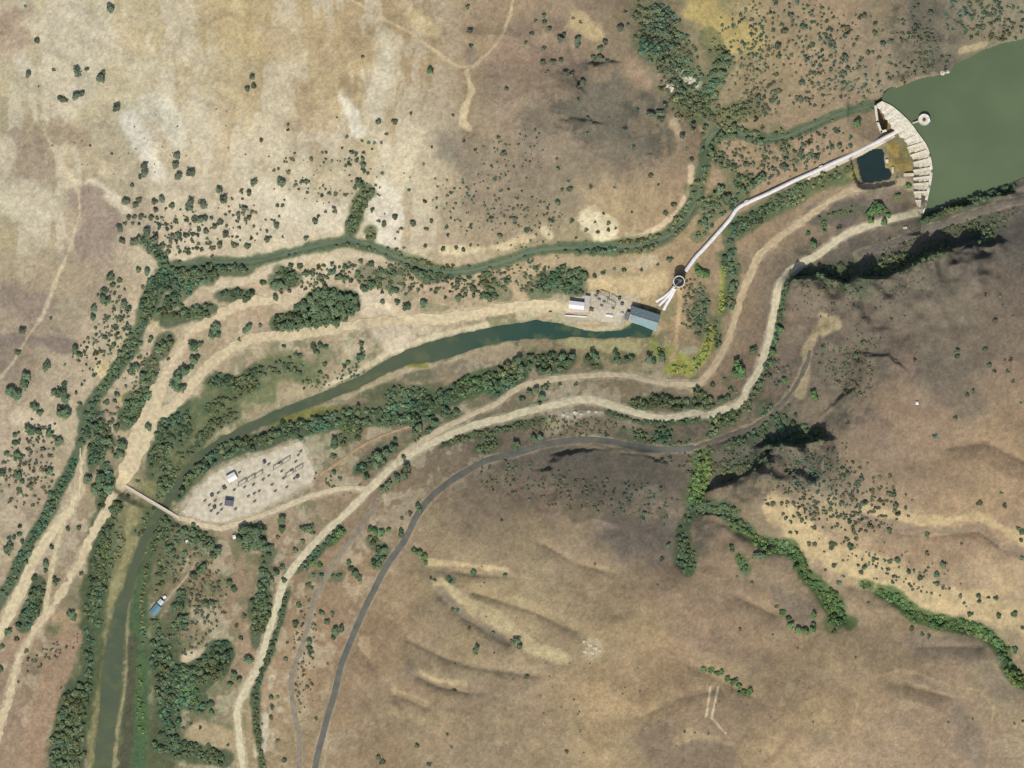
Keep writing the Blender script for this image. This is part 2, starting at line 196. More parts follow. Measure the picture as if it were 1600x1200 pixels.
# colour strokes: points, half width, softness, colour, strength
S = [
 ([(1150,350),(1200,325),(1260,292),(1310,272)],12,6,(112,120,84),.6),([(1170,345),(1195,330)],4,3,(160,158,100),.7),([(1240,318),(1275,300)],3,2,(164,164,96),.7),([(1128,440),(1122,520),(1112,545)],6,4,(122,128,84),.6),([(1085,545),(1070,550)],6,3,(168,166,140),.7),([(1062,555),(1090,572)],4,2,(164,170,84),.7),([(1020,592),(1060,603),(1085,602)],5,2,(206,186,150),.7),([(1310,305),(1320,300)],3,2,(204,192,160),.8),([(1385,250),(1395,280)],6,4,(176,162,128),.6),
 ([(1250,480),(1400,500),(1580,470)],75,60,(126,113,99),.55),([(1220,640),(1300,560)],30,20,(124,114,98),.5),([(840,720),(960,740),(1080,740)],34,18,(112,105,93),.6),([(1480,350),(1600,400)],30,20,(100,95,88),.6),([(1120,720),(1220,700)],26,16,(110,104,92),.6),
 ([(760,508),(700,520),(650,535),(600,556),(545,588),(510,602)],3.5,3,(206,192,162),.85),([(800,541),(740,547),(700,566),(640,577),(600,592),(560,612)],3.5,3,(204,188,154),.8),([(520,630),(480,645),(440,668)],2.5,3,(188,176,140),.6),([(880,512),(930,516),(975,508)],3,3,(196,184,158),.7),([(225,800),(212,850),(200,905)],14,6,(112,112,80),.6),([(150,960),(150,1040),(148,1130),(145,1200)],9,5,(120,122,84),.7),
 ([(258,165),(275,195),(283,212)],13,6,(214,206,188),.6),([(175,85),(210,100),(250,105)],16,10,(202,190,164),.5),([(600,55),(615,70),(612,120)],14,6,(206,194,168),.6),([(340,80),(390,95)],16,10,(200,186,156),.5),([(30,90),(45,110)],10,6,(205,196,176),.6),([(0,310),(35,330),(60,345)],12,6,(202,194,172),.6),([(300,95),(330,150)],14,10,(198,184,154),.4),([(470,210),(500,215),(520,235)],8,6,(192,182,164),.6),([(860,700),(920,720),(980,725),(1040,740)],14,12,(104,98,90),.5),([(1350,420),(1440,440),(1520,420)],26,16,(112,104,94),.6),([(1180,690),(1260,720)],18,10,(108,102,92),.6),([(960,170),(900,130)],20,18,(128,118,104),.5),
 ([(265,300),(330,360),(420,372),(520,352)],34,22,(203,190,165),.6),([(230,430),(290,395),(440,385),(520,370)],10,8,(206,190,162),.6),([(20,800),(60,880),(0,960)],16,10,(196,180,154),.5),([(150,520),(120,600),(110,660)],22,14,(192,176,150),.5),([(690,390),(760,388),(800,380)],7,5,(214,198,160),.7),
 ([(200,190),(217,217),(233,240),(245,268)],16,9,(216,208,192),.85),([(240,163),(260,187),(272,215)],17,10,(208,200,180),.7),([(143,287),(173,310),(200,330)],8,6,(216,203,180),.85),([(83,230),(103,260),(115,290)],9,8,(205,192,165),.7),
 ([(537,150),(547,180),(557,203)],12,6,(214,206,190),.85),([(592,60),(602,100),(588,140),(580,175)],13,7,(206,195,172),.75),([(648,213),(634,247),(617,287)],14,7,(208,194,166),.8),([(598,305),(605,345),(604,385)],24,8,(216,206,188),.8),
 ([(405,308),(450,325),(512,338)],22,9,(212,200,178),.75),([(543,128),(545,145)],12,8,(160,138,108),.7),([(477,150),(480,190)],26,22,(160,140,112),.6),([(560,60),(420,60)],30,30,(180,158,120),.5),([(340,40),(390,70)],30,30,(182,162,122),.5),
 ([(45,235),(40,285)],34,24,(155,138,120),.7),([(92,205),(120,215)],20,16,(160,142,120),.7),([(135,315),(165,348),(140,372),(150,400)],24,10,(152,135,122),.8),([(20,300),(60,320)],26,16,(196,188,164),.6),([(15,30),(25,60)],20,20,(175,152,132),.7),
 ([(20,460),(60,475)],22,16,(148,131,119),.7),([(0,532),(60,530),(115,541)],10,6,(135,121,113),.75),([(0,560),(15,575)],18,12,(140,126,115),.6),([(60,420),(140,440)],25,20,(172,154,128),.5),
 ([(550,0),(600,30),(640,50),(667,70),(693,90),(717,105),(740,103),(763,83),(783,60),(797,23),(802,0)],2.2,2.5,(206,184,148),.8),
 ([(127,87),(90,117),(73,147),(65,183),(73,213),(90,247),(113,280),(123,300),(125,333),(107,393),(83,450),(67,493),(43,527),(20,567),(0,590)],2.4,3,(206,190,160),.75),
 ([(730,113),(737,143),(727,167),(723,190),(732,200)],5,3,(214,194,156),.85),([(652,28),(680,48)],10,8,(196,178,138),.6),([(905,30),(930,52)],16,10,(194,172,130),.75),
 ([(925,345),(945,355),(948,372)],20,5,(218,204,170),.9),([(975,378),(1000,372)],8,5,(212,192,156),.7),([(853,362),(858,366)],8,4,(214,198,164),.8),([(800,378),(835,370)],6,5,(206,186,150),.7),([(940,300),(1010,330)],30,22,(172,150,118),.6),
 ([(1080,262),(1077,300),(1060,330),(1033,353),(1007,368)],4.5,3,(212,190,158),.9),([(935,160),(960,210)],40,26,(116,110,97),.75),([(830,190),(832,250)],24,22,(128,119,105),.6),([(1065,215),(1052,190)],7,6,(196,176,142),.7),
 ([(715,240),(735,265)],26,20,(128,120,108),.6),([(735,80),(735,95)],10,8,(135,122,112),.6),([(760,300),(820,260)],40,30,(145,130,112),.5),([(800,90),(860,110)],40,30,(150,128,110),.5),
 ([(1095,20),(1130,50),(1170,60)],24,12,(190,168,108),.75),([(1180,20),(1220,60)],12,12,(170,148,112),.5),([(1069,118),(1078,124),(1090,132)],8,2,(222,212,185),.9),([(1045,136),(1049,140)],5,2,(220,208,185),.9),([(985,100),(1005,130)],12,10,(165,138,115),.6),
 ([(673,877),(733,883),(793,890)],4,4,(196,176,136),.8),([(690,913),(717,933),(760,953),(797,978),(830,1013),(883,1028)],9,6,(196,178,138),.8),([(740,955),(800,985),(830,1015)],9,7,(194,176,138),.5),([(653,1050),(683,1063),(727,1070)],4,4,(190,170,132),.75),  # ridged hillside: pale strokes paint the sunlit ridge sides into the ground colour
 ([(617,1077),(667,1097)],4,5,(186,166,128),.7),([(613,1110),(660,1127)],5,5,(180,160,122),.6),([(687,925),(715,950),(727,967),(793,1003)],6,6,(128,117,102),.7),([(640,1045),(680,1075),(720,1080),(790,1095)],5,6,(134,121,105),.6),([(690,890),(740,900),(795,900)],4,4,(130,118,102),.5),  # same ridges: pale strokes paint lit sides, dark ones paint shaded sides
 ([(927,1008),(930,1020)],14,4,(196,180,150),.5),([(1110,1075),(1103,1120)],1.6,1.5,(218,202,168),.9),([(1122,1075),(1112,1122),(1135,1147)],1.6,1.5,(218,202,168),.9),([(1080,1150),(1130,1168)],14,7,(182,162,126),.75),([(1120,1040),(1190,1060)],14,12,(168,148,116),.6),
 ([(960,820),(1000,835),(1040,860)],32,24,(118,108,98),.75),([(1020,1150),(1050,1190),(1120,1185)],26,10,(136,119,101),.7),([(1080,990),(1150,1010),(1190,1030)],22,16,(146,126,108),.5),
 ([(1217,790),(1260,840),(1300,867),(1367,885),(1417,915),(1460,938),(1533,943),(1600,970)],22,9,(196,174,134),.85),([(1347,796),(1400,806),(1450,817),(1533,806),(1572,830),(1600,842)],8,5,(198,174,134),.8),([(1340,806),(1395,822),(1450,832),(1530,824),(1560,850),(1600,868)],7,5,(140,123,106),.75),
 ([(1380,850),(1450,860),(1520,850)],16,14,(156,132,110),.6),([(1300,800),(1330,830)],18,12,(190,168,130),.6),
 ([(1328,1200),(1333,1133),(1343,1083),(1367,1060),(1400,1048),(1433,1052),(1487,1073),(1533,1080),(1553,1107),(1547,1167),(1540,1220)],2,3,(188,162,126),.7),([(1440,1005),(1520,1010)],20,16,(134,121,106),.6),([(1550,1060),(1560,1080)],12,12,(134,121,106),.5),
 ([(1435,1062),(1490,1085)],6,6,(136,122,106),.5),([(1215,930),(1260,960)],18,12,(130,118,104),.6),([(1200,1190),(1240,1150)],5,6,(148,122,100),.6),([(1500,1120),(1530,1180)],20,16,(138,124,110),.5),
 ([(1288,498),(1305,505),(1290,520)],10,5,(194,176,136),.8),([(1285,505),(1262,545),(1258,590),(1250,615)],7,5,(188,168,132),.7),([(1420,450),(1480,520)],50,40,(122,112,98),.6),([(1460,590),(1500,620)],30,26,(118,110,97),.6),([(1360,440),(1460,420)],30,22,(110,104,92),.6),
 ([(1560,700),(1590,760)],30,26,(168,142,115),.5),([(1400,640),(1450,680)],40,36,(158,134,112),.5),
 # river flats
 ([(425,575),(490,580)],22,12,(120,126,92),.8),([(400,628),(485,606)],8,5,(172,158,128),.8),([(517,620),(556,614)],6,4,(196,178,146),.85),([(560,605),(585,598),(625,583)],3,3,(190,174,140),.8),([(733,552),(765,556),(800,550)],10,6,(182,165,136),.8),([(880,530),(940,538),(992,545)],10,5,(184,174,128),.85),
 ([(580,622),(620,612),(690,610)],12,8,(108,112,84),.7),([(425,660),(455,650),(483,645),(540,642)],6,4,(136,138,76),.8),([(640,569),(667,572)],3,3,(158,152,76),.85),([(690,572),(705,598)],7,6,(160,140,114),.7),
 ([(330,640),(300,690),(280,740)],24,14,(112,116,84),.85),([(305,690),(345,670)],5,4,(178,160,130),.8),([(250,740),(230,780)],20,12,(124,122,88),.8),([(330,612),(420,615)],16,10,(110,118,84),.75),([(300,640),(350,625)],16,10,(100,112,80),.7),([(340,660),(305,735)],2.5,2.5,(168,154,118),.5),
 ([(208,800),(205,830),(190,880),(178,915),(165,960),(158,1000),(152,1060),(148,1130),(148,1200)],11,6,(150,144,104),.8),([(222,800),(214,850),(203,905),(199,960),(199,1033),(193,1090),(184,1133),(178,1200)],2,2,(164,154,120),.8),
 ([(240,820),(225,880),(218,950),(220,1030),(222,1110),(215,1220)],12,5,(80,106,74),.85),([(207,1000),(205,1080),(200,1150),(192,1220)],7,4,(88,90,72),.85),([(158,820),(150,900),(145,960),(140,1050),(120,1130),(95,1220)],18,8,(84,96,68),.8),
 ([(255,990),(265,1060),(255,1130),(250,1220)],20,12,(92,100,72),.8),([(250,840),(275,870),(262,900)],14,10,(108,112,86),.6),([(78,984),(98,987)],7,4,(112,115,82),.85),([(90,960),(110,965)],12,8,(190,160,126),.6),
 ([(105,1000),(90,1050),(60,1120),(40,1200)],22,8,(170,142,118),.8),([(20,1090),(10,1180)],20,10,(160,138,116),.6),([(200,625),(205,632)],13,2.5,(196,174,124),.95),([(160,575),(170,582)],11,6,(206,188,140),.7),
 ([(30,650),(80,670)],14,5,(208,190,164),.8),([(240,500),(250,520)],9,5,(196,180,138),.7),([(30,740),(60,720)],20,10,(168,150,132),.5),([(310,1150),(345,1160)],20,8,(184,164,130),.8),([(290,1030),(320,1020)],8,4,(210,194,162),.8),([(230,660),(232,720)],6,3,(202,184,158),.6),
 ([(338,452),(420,426),(480,405),(540,396),(600,404)],7,4,(204,188,160),.75),([(420,462),(470,458)],6,4,(200,182,158),.7),([(575,470),(600,500),(620,530)],26,7,(206,190,166),.85),([(560,540),(540,560)],8,6,(190,172,146),.6),([(400,450),(330,470),(330,490)],8,6,(190,165,138),.5),
 ([(640,430),(800,445),(880,430)],22,14,(182,160,132),.5),([(900,445),(1010,450),(1030,440)],16,7,(196,174,136),.8),([(880,470),(990,475),(980,495),(890,490)],14,4,(180,168,145),.8),([(380,490),(430,500)],14,8,(180,155,130),.6),([(230,440),(215,470)],10,6,(192,172,142),.6),
 ([(1047,575),(1062,570),(1075,580),(1095,560),(1106,535),(1112,510)],9,4,(160,162,82),.75),([(1126,490),(1128,455),(1131,400)],5,3,(156,160,84),.7),([(1120,505),(1118,540)],5,4,(130,135,80),.7),([(1062,440),(1062,480),(1058,520),(1050,560)],4,3,(198,168,132),.75),
 ([(1020,540),(1030,555),(1045,545)],7,4,(150,158,88),.7),([(1140,360),(1200,330),(1260,290),(1330,275)],13,7,(104,116,80),.8),([(1130,400),(1140,440),(1130,490)],8,5,(100,112,80),.7),([(1230,320),(1260,305)],4,3,(158,158,92),.7),([(1320,265),(1340,272)],9,6,(160,150,95),.7),
 ([(1393,230),(1402,240)],7,4,(176,150,84),.85),([(1413,232),(1412,248)],7,4,(124,120,80),.9),([(1398,256),(1420,262)],9,4,(150,132,82),.85),([(1385,190),(1388,203)],4,3,(140,124,90),.9),([(1270,340),(1340,320),(1320,345)],16,9,(112,104,96),.85),
 ([(1040,600),(1070,600),(1083,606)],6,4,(192,170,138),.8),([(1110,590),(1150,610)],10,8,(146,124,104),.6),([(1148,490),(1175,480)],14,12,(150,130,106),.5),([(1360,350),(1340,360)],6,3,(196,178,148),.7),([(1400,290),(1440,290)],9,5,(176,160,134),.7),
 ([(340,700),(300,760)],3,5,(100,112,76),.5),([(600,690),(640,680),(580,740)],10,8,(124,118,92),.5),([(880,650),(940,646)],4,2,(188,182,165),.6),([(850,655),(870,665)],6,4,(172,168,128),.7),([(905,682),(930,683),(960,690)],3,2,(206,190,150),.7),
 ([(600,777),(605,785)],5,3,(200,184,156),.7),([(560,835),(565,848)],8,6,(178,160,134),.7),([(520,1040),(500,1120)],3,2,(184,166,136),.3),([(540,1010),(520,1090),(512,1140),(505,1200)],2.5,2,(182,164,134),.6),([(415,1120),(412,1150),(405,1180)],7,3,(212,200,178),.8),
 ([(400,1090),(404,1120)],3,3,(200,190,165),.7),([(640,910),(630,950),(600,1050)],12,10,(168,142,112),.5),([(470,1050),(480,1110)],8,6,(192,174,144),.5),([(485,950),(478,1000),(465,1040)],2.5,2,(192,178,150),.7),([(425,1060),(422,1075)],5,3,(204,190,162),.7),
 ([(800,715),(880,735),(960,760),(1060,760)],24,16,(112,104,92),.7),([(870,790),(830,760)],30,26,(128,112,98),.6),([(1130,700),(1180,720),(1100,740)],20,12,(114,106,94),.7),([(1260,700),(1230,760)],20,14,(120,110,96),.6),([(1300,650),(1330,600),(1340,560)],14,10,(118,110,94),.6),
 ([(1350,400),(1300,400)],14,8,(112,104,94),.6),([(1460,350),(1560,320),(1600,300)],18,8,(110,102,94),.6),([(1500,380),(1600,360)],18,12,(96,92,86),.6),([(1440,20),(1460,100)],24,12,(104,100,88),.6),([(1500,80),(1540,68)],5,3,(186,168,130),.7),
 ([(1400,135),(1460,118)],5,3,(158,138,112),.6),
]
TH = {'dark': [
 ([(1150,355),(1210,320),(1250,300)],12,2,4.5,.5),([(1120,330),(1150,310)],10,2,5,.5),([(1095,470),(1100,520)],12,1.8,4,.35),([(1140,380),(1150,420)],8,2,5,.6),
 ([(440,508),(480,500),(520,488),(545,470)],17,3,6,1.0),([(490,470),(520,462)],12,3,6,1.0),([(392,836),(402,846)],14,3,6,.9),
 ([(160,815),(165,850),(158,890),(150,930),(146,975)],15,2.5,5.5,.75),([(262,640),(250,690),(238,740)],9,2.5,5,.6),([(240,700),(262,735),(255,765)],12,2.5,5,.55),([(300,700),(330,665),(370,640)],7,2,4.5,.5),([(205,625),(212,645),(195,660)],12,3,6,.9),([(145,650),(155,680),(150,715)],13,2.5,5,.6),
 ([(165,735),(172,765),(160,785)],10,3,6,.9),([(270,450),(250,430),(235,455),(225,490)],9,3,5.5,.9),([(240,800),(262,815),(240,850)],10,2,4.5,.5),([(300,830),(330,850)],10,3,5,.5),([(255,1010),(262,1050),(270,1100),(262,1150)],14,2.5,5.5,.7),([(125,1080),(120,1130),(115,1200)],14,3,6,.9),
 ([(680,660),(660,690),(640,700)],5,2,4,.5),([(600,650),(640,655),(670,648)],9,3,6,.8),([(470,690),(455,665)],5,3,5,.8),([(590,720),(560,735),(600,700)],7,2.5,5,.6),([(850,560),(890,562),(870,585)],9,2.5,5.5,.7),([(920,560),(935,575)],7,2.5,5,.7),([(815,590),(790,605),(770,615)],8,3,5.5,.8),
 ([(795,650),(820,640),(850,630)],4,2,4,.7),([(880,432),(860,440),(840,455)],16,3,6,.6),([(905,430),(900,445)],10,2.5,5,.6),([(640,415),(600,440),(570,430)],12,2.5,5,.45),([(440,425),(460,435),(430,440)],11,3,5,.7),([(690,430),(660,430)],8,3,5,.7),([(790,460),(760,440)],10,2.5,5,.4),
 ([(1240,432),(1290,425),(1330,437),(1370,425),(1420,410),(1470,388)],8,2,4.5,.5),([(1200,690),(1250,685),(1280,680)],10,2,5,.6),([(1440,345),(1480,330),(1530,300),(1570,295)],6,2.5,5,.8),([(1525,370),(1548,365)],9,3,5,.7),
 ([(1130,790),(1150,800),(1090,790)],7,3,5,.6),([(1140,700),(1180,680),(1210,650)],8,2,4.5,.5),([(1280,440),(1350,455)],10,1.5,3.5,.25),([(340,1050),(350,1020)],12,3,6,.8),([(285,925),(275,960)],10,2.5,5,.5),([(580,845),(600,860),(590,880)],9,3,5,.6),([(490,900),(530,900)],7,2.5,4.5,.4),
 ([(420,860),(412,920),(400,960)],9,2.5,5.5,.6),
 ([(238,465),(258,432),(290,428),(330,420),(385,415)],12,3,6,1.0),([(300,445),(270,470),(245,490)],10,3,6,.8),([(345,462),(390,460)],8,3,6,1.0),([(262,500),(300,490),(328,485)],11,3,6,1.0),([(262,530),(250,550)],10,3,6,.9),([(236,570),(228,605),(215,640),(195,650)],10,3,6,1.0),
 ([(215,535),(195,565),(172,592)],7,2.5,5,.8),([(285,635),(262,680),(245,715)],13,3,6,.9),([(330,592),(370,600),(400,580)],10,3,6,.9),([(300,655),(280,690)],10,3,5,.6),
 ([(275,770),(300,735),(335,710),(375,695),(410,690),(450,672),(510,662)],12,3,6,1.1),([(510,662),(560,655),(620,652)],10,3,6,.9),([(560,668),(530,690)],8,3,5,.5),([(640,645),(690,625),(740,600),(790,585),(810,575)],16,3.5,7,1.1),([(690,640),(720,655)],8,3,6,.8),
 ([(320,640),(350,625),(400,600)],8,2.5,4.5,.6),([(370,650),(330,670),(300,710)],7,2,4,.5),([(155,820),(160,860),(150,910),(148,960)],9,2.5,5,.8),([(165,790),(180,785)],12,3,6,1.0),([(140,990),(140,1040),(135,1090)],7,2.5,5,.7),([(120,1080),(105,1130),(95,1200)],18,3,6,.95),
 ([(60,912),(57,940),(38,975)],12,3.5,6,1.2),([(270,1055),(300,1065),(330,1040),(345,1020)],20,3.5,7,1.1),([(280,1090),(310,1100)],14,3,6,1.0),([(250,1160),(300,1175),(350,1185)],14,3,6,1.0),([(235,1010),(250,1060),(255,1120)],10,2.5,5,.6),([(210,830),(235,830)],5,2,4,.5),
 ([(400,945),(412,960),(405,1000)],12,3,6,.9),([(415,930),(420,975)],9,3,6,.7),([(452,895),(475,885),(512,845),(530,815)],5,2.5,4.5,1.0),([(445,925),(440,960),(428,1000),(412,1045),(398,1085),(400,1130),(410,1200)],4,2,3.5,1.2),([(130,640),(135,670),(125,700),(110,735),(90,770),(65,815),(45,850),(20,895),(5,930)],6,2,4,.8),
 ([(140,730),(150,700),(170,690)],10,3,6,.7),([(690,695),(740,680),(800,668),(850,655)],4,2,3.5,1.0),([(750,700),(775,690)],9,2.5,4.5,.7),([(985,640),(1030,625),(1060,632),(1105,635)],10,3,5.5,1.0),([(1085,600),(1100,620),(1110,640)],8,3,5.5,1.0),([(950,645),(1000,660),(1060,660),(1100,652)],3,2,3.5,1.0),([(980,680),(1040,690)],12,2,4,.5),
 ([(1355,330),(1380,330),(1395,345)],6,3,5,.8),([(1230,440),(1222,470),(1216,510),(1206,545),(1196,575)],3.5,2,3.5,1.1),([(1195,640),(1230,670),(1275,680)],14,2.5,5,.5),([(1110,790),(1080,800),(1068,820)],9,3,5,.8),([(1068,830),(1065,870),(1075,890)],11,3,5,.8),([(1120,795),(1150,815),(1175,830)],6,3,5,.9),
 ([(1300,425),(1400,410),(1480,385)],12,2,4.5,.35),([(1130,745),(1190,715)],12,2,4,.4),([(1445,340),(1510,318),(1580,292)],7,2,4,.9),([(1480,360),(1560,350)],12,1.5,3.5,.25),([(985,560),(960,560)],8,3,5,.5),
 ([(1195,850),(1235,860)],10,3,5,.8),([(700,905),(706,908)],3,2,3,1),([(860,575),(830,560)],8,2.5,4,.6),([(905,450),(860,440)],12,2.5,4.5,.5)],
 'olive': [
 ([(275,420),(300,440),(330,430)],12,2.5,5.5,.9),([(245,440),(228,495),(207,530),(180,575),(160,610),(140,640)],7,2,4.5,.9),([(110,735),(92,770),(70,815),(50,850),(30,890),(10,925)],6,2,4,.7),([(410,575),(450,570),(480,590)],12,2,4,.3),([(350,620),(330,645)],9,2,4,.45),([(290,700),(270,740),(250,775)],9,2,4,.4),
 ([(175,800),(190,850),(170,900)],6,1.5,3.5,.35),([(230,860),(255,880),(245,920)],8,2,4,.4),([(1140,290),(1170,280),(1160,310)],9,3,5,.6),([(1110,235),(1125,250),(1140,265)],9,2,4.5,.4),([(1180,165),(1110,190)],14,2,4.5,.4),([(600,610),(660,615),(630,640)],9,2,4,.45),([(500,650),(540,650)],6,2,4,.5),
 ([(1145,650),(1160,640),(1190,600),(1200,560)],5,2,4.5,.6),([(1130,590),(1170,640)],4,2,4,.4),([(1290,340),(1340,325)],5,2,4,.3),([(700,425),(660,412),(620,398)],7,2,4,.6),([(980,380),(1030,372)],7,2.5,5,.8), ([(500,388),(545,378),(580,386),(640,412),(690,428)],5,2.5,4.5,.9),([(556,330),(565,312),(575,300)],9,3,5.5,1.1),([(548,358),(556,340)],9,3,5.5,1.2),([(580,372),(580,360)],6,2.5,4,1),([(700,427),(760,418),(800,404),(840,392),(900,388)],5,2.5,4.5,.9),([(900,388),(960,388),(1010,384),(1045,368),(1062,348)],9,2.5,5.5,1.1),
 ([(1064,345),(1082,320),(1095,290),(1100,260),(1105,230)],8,2.5,5,.9),([(1110,225),(1130,205),(1160,205),(1195,218)],7,2.5,5,1.0),([(1200,218),(1240,208),(1290,188),(1345,166)],4,1.5,3,.7),([(1110,60),(1130,100),(1110,140),(1090,180)],15,2.5,6,.5),([(1010,15),(1040,50),(1060,100),(1085,140)],24,2,5.5,.38),([(1060,150),(1090,175)],14,3,6,.7),([(1000,60),(1020,90)],12,2.5,5,.6),([(1080,300),(1110,340),(1090,370)],10,2.5,5,.5),([(1110,320),(1120,300)],8,3,5,.6),
 ([(1140,370),(1180,340),(1230,318),(1280,285),(1320,262)],10,2.5,5,.65),([(1215,205),(1240,250)],10,2,4,.25),([(1130,400),(1145,430),(1140,480)],8,2.5,5,.6),([(1118,500),(1125,550)],5,2,4,.5),([(1115,660),(1140,655),(1150,640)],10,3,6,1.0),([(1105,690),(1120,670)],8,3,5,.7),
 ([(1025,660),(1045,680)],8,2.5,4,.6),([(985,635),(1000,628)],6,2,4,.8),([(230,880),(222,940),(224,1010)],4,1.5,3,.5),([(330,600),(390,595)],8,2.5,4,.5),([(540,642),(600,640),(660,628)],7,2.5,5,.7),([(250,825),(290,845),(310,850)],10,2.5,4.5,.4),([(605,625),(670,612)],9,2,4,.5),
 ([(250,400),(262,420)],8,3,5,.9),([(225,375),(245,395)],8,3,5,.7),([(400,405),(450,396),(500,384)],5,2.5,5,.9),([(230,800),(222,850)],6,2,3.5,.5),([(700,660),(650,690)],5,2,4,.5),([(1080,860),(1075,885)],8,2.5,4,.7),([(1075,690),(1040,700)],5,2,3,.4),([(240,960),(250,1000)],8,2,4,.4)],
 'bright': [([(1099,712),(1096,745),(1086,778)],13,3,6,1.3),([(1207,852),(1233,853),(1247,870),(1257,897),(1280,917),(1293,940),(1307,960),(1327,973)],10,3,5.5,1.1),([(1290,925),(1310,950),(1300,975)],12,3,5,.7),([(1377,923),(1400,933),(1413,947),(1433,963),(1460,970),(1493,977),(1527,983),(1553,1000),(1570,1020)],10,3,5.5,1.15),([(1573,1040),(1587,1060),(1602,1070)],8,3,5.5,1.1),
 ([(1348,912),(1360,916)],5,2.5,4,1),([(1145,820),(1180,840),(1200,860)],8,3,5,.8),([(1155,870),(1165,890)],6,2.5,4,.7),([(750,590),(720,610),(780,600)],12,3,5.5,.5),([(540,668),(555,665)],6,3,5,1),([(1116,655),(1150,645)],8,3,5,.5),([(290,1060),(300,1090)],12,3,5,.5),([(1072,885),(1078,893)],5,2.5,4,1),([(520,845),(535,830)],4,2.5,4,.8),
 ([(160,840),(165,870)],4,2,3.5,.6),([(215,1030),(220,1150)],5,1.5,3,.25)],
 'yellow': [([(1050,578),(1075,580),(1095,562),(1108,535)],7,1.5,3,.45),([(1127,490),(1129,455)],4,1.5,2.5,.4),([(1110,510),(1112,520)],5,1.5,3,.5),([(1030,548),(1042,545)],4,1.5,2.5,.4),([(1131,410),(1132,430)],3,1.2,2,.4)]}
# ------------------------------------------------------------------ build the height and colour fields
inx = np.arange(-960, 961, 2.0); iny = np.arange(-760, 761, 2.0)
ext = []; v = 6.0; a = 0
while a < 7000: a += v; v *= 1.28; ext.append(a)
ext = np.array(ext)
XS = np.r_[-960 - ext[::-1], inx, 960 + ext]; YS = np.r_[-760 - ext[::-1], iny, 760 + ext]
X, Y = np.meshgrid(XS, YS)
def bspl(coords, n, origin, step):                              # cubic B-spline weights with clamped ends
    u = np.clip((coords - origin) / step, -0.7, n - 0.3); i = np.floor(u).astype(int); f = u - i; W = np.zeros((len(coords), n)); r = np.arange(len(coords))
    for k, wt in ((-1, (1 - f) ** 3 / 6), (0, (3 * f ** 3 - 6 * f ** 2 + 4) / 6), (1, (-3 * f ** 3 + 3 * f ** 2 + 3 * f + 1) / 6), (2, f ** 3 / 6)):
        np.add.at(W, (r, np.clip(i + k, 0, n - 1)), wt)
    return W
Wx = bspl(XS + 800, 16, 50, 100); Wy = bspl(600 - YS, 12, 50, 100)
H = Wy @ GH @ Wx.T
COL = np.stack([Wy @ GC[:, :, k] @ Wx.T for k in range(3)], -1)
far = np.maximum(np.abs(X) - 960, np.abs(Y) - 760)
N_edge = fbm(X, Y, 14, 3, 3, .6); N_edge2 = fbm(X, Y, 40, 5, 3)
def gi(v, A): return np.clip(np.searchsorted(A, v), 0, len(A) - 1)
def stroke(pts, pad, hws=None):
    """distance to a polyline (photo pixels) on the part of the grid near it; returns slices, distance, half width, signed side"""
    q = np.array([P(p[0], p[1]) for p in pts]); 
    if hws is None: hws = np.zeros(len(q))
    if len(q) == 1: q = np.vstack([q, q + .1]); hws = np.r_[hws, hws]
    x0, y0 = q.min(0) - pad; x1, y1 = q.max(0) + pad
    sl = (slice(gi(y0, YS), gi(y1, YS) + 1), slice(gi(x0, XS), gi(x1, XS) + 1)); x = X[sl]; y = Y[sl]
    best = np.full(x.shape, 1e9); hw = np.zeros(x.shape); side = np.zeros(x.shape)
    for i in range(len(q) - 1):
        a = q[i]; d = q[i + 1] - a; L2 = d @ d + 1e-9; t = np.clip(((x - a[0]) * d[0] + (y - a[1]) * d[1]) / L2, 0, 1)
        ex = x - a[0] - t * d[0]; ey = y - a[1] - t * d[1]; D = np.hypot(ex, ey); m = D < best
        best = np.where(m, D, best); hw = np.where(m, hws[i] + t * (hws[i + 1] - hws[i]), hw)
        side = np.where(m, ex * -d[1] / math.sqrt(L2) + ey * d[0] / math.sqrt(L2), side)
    return sl, best, hw, side
# relief: broad folds, spurs, small roughness
amp = np.clip((H - 8) / 40, 0.12, 1.2)
rid = 1 - np.abs(fbm(X, Y, 170, 11, 3)) * 2
H = H + amp * (fbm(X, Y, 220, 21, 3) * 9 + rid * 6 - 3 + fbm(X, Y, 60, 31, 3) * 3.2) + np.clip(amp, .3, 1) * fbm(X, Y, 16, 41, 3) * 0.9
GULLY = [([(560,120),(558,200),(562,260),(556,320),(552,375)],5,22),([(240,260),(235,330),(255,390),(265,420)],5,24),([(880,30),(905,120),(920,220)],6,25),([(1050,0),(1060,90),(1080,170),(1105,230)],8,30),([(735,110),(730,200)],5,18),
 ([(1600,1060),(1565,1010),(1500,980),(1420,955),(1375,925),(1330,915)],9,26),([(1200,845),(1245,870),(1270,920),(1320,970)],8,26),([(1060,880),(1068,820),(1090,770),(1098,710)],8,28),([(1090,800),(1150,830),(1200,850)],7,24),
 ([(687,932),(727,967),(793,1003)],4,14),([(655,1058),(685,1072),(730,1082)],4,12),([(620,1085),(668,1106)],3,12),([(675,888),(735,897),(795,902)],3,11),([(1340,812),(1395,828),(1450,838),(1530,830),(1570,860)],5,18),([(1080,1040),(1180,1090)],3,16),
 ([(1400,1065),(1490,1090)],3,14),([(1440,1010),(1530,1010)],4,20)]
GULLY += [([(640,1000),(700,1030),(760,1045),(840,1055)],3,9),([(560,1010),(600,1060),(640,1120)],3,14),([(740,925),(820,950),(900,985)],4,13),([(850,850),(900,880),(960,895)],4,18),([(1150,930),(1210,960)],4,16),([(1480,700),(1540,690),(1600,720)],4,18),([(1340,560),(1300,640),(1260,690)],6,22),([(1000,1120),(1060,1090),(1120,1075)],3,14)]
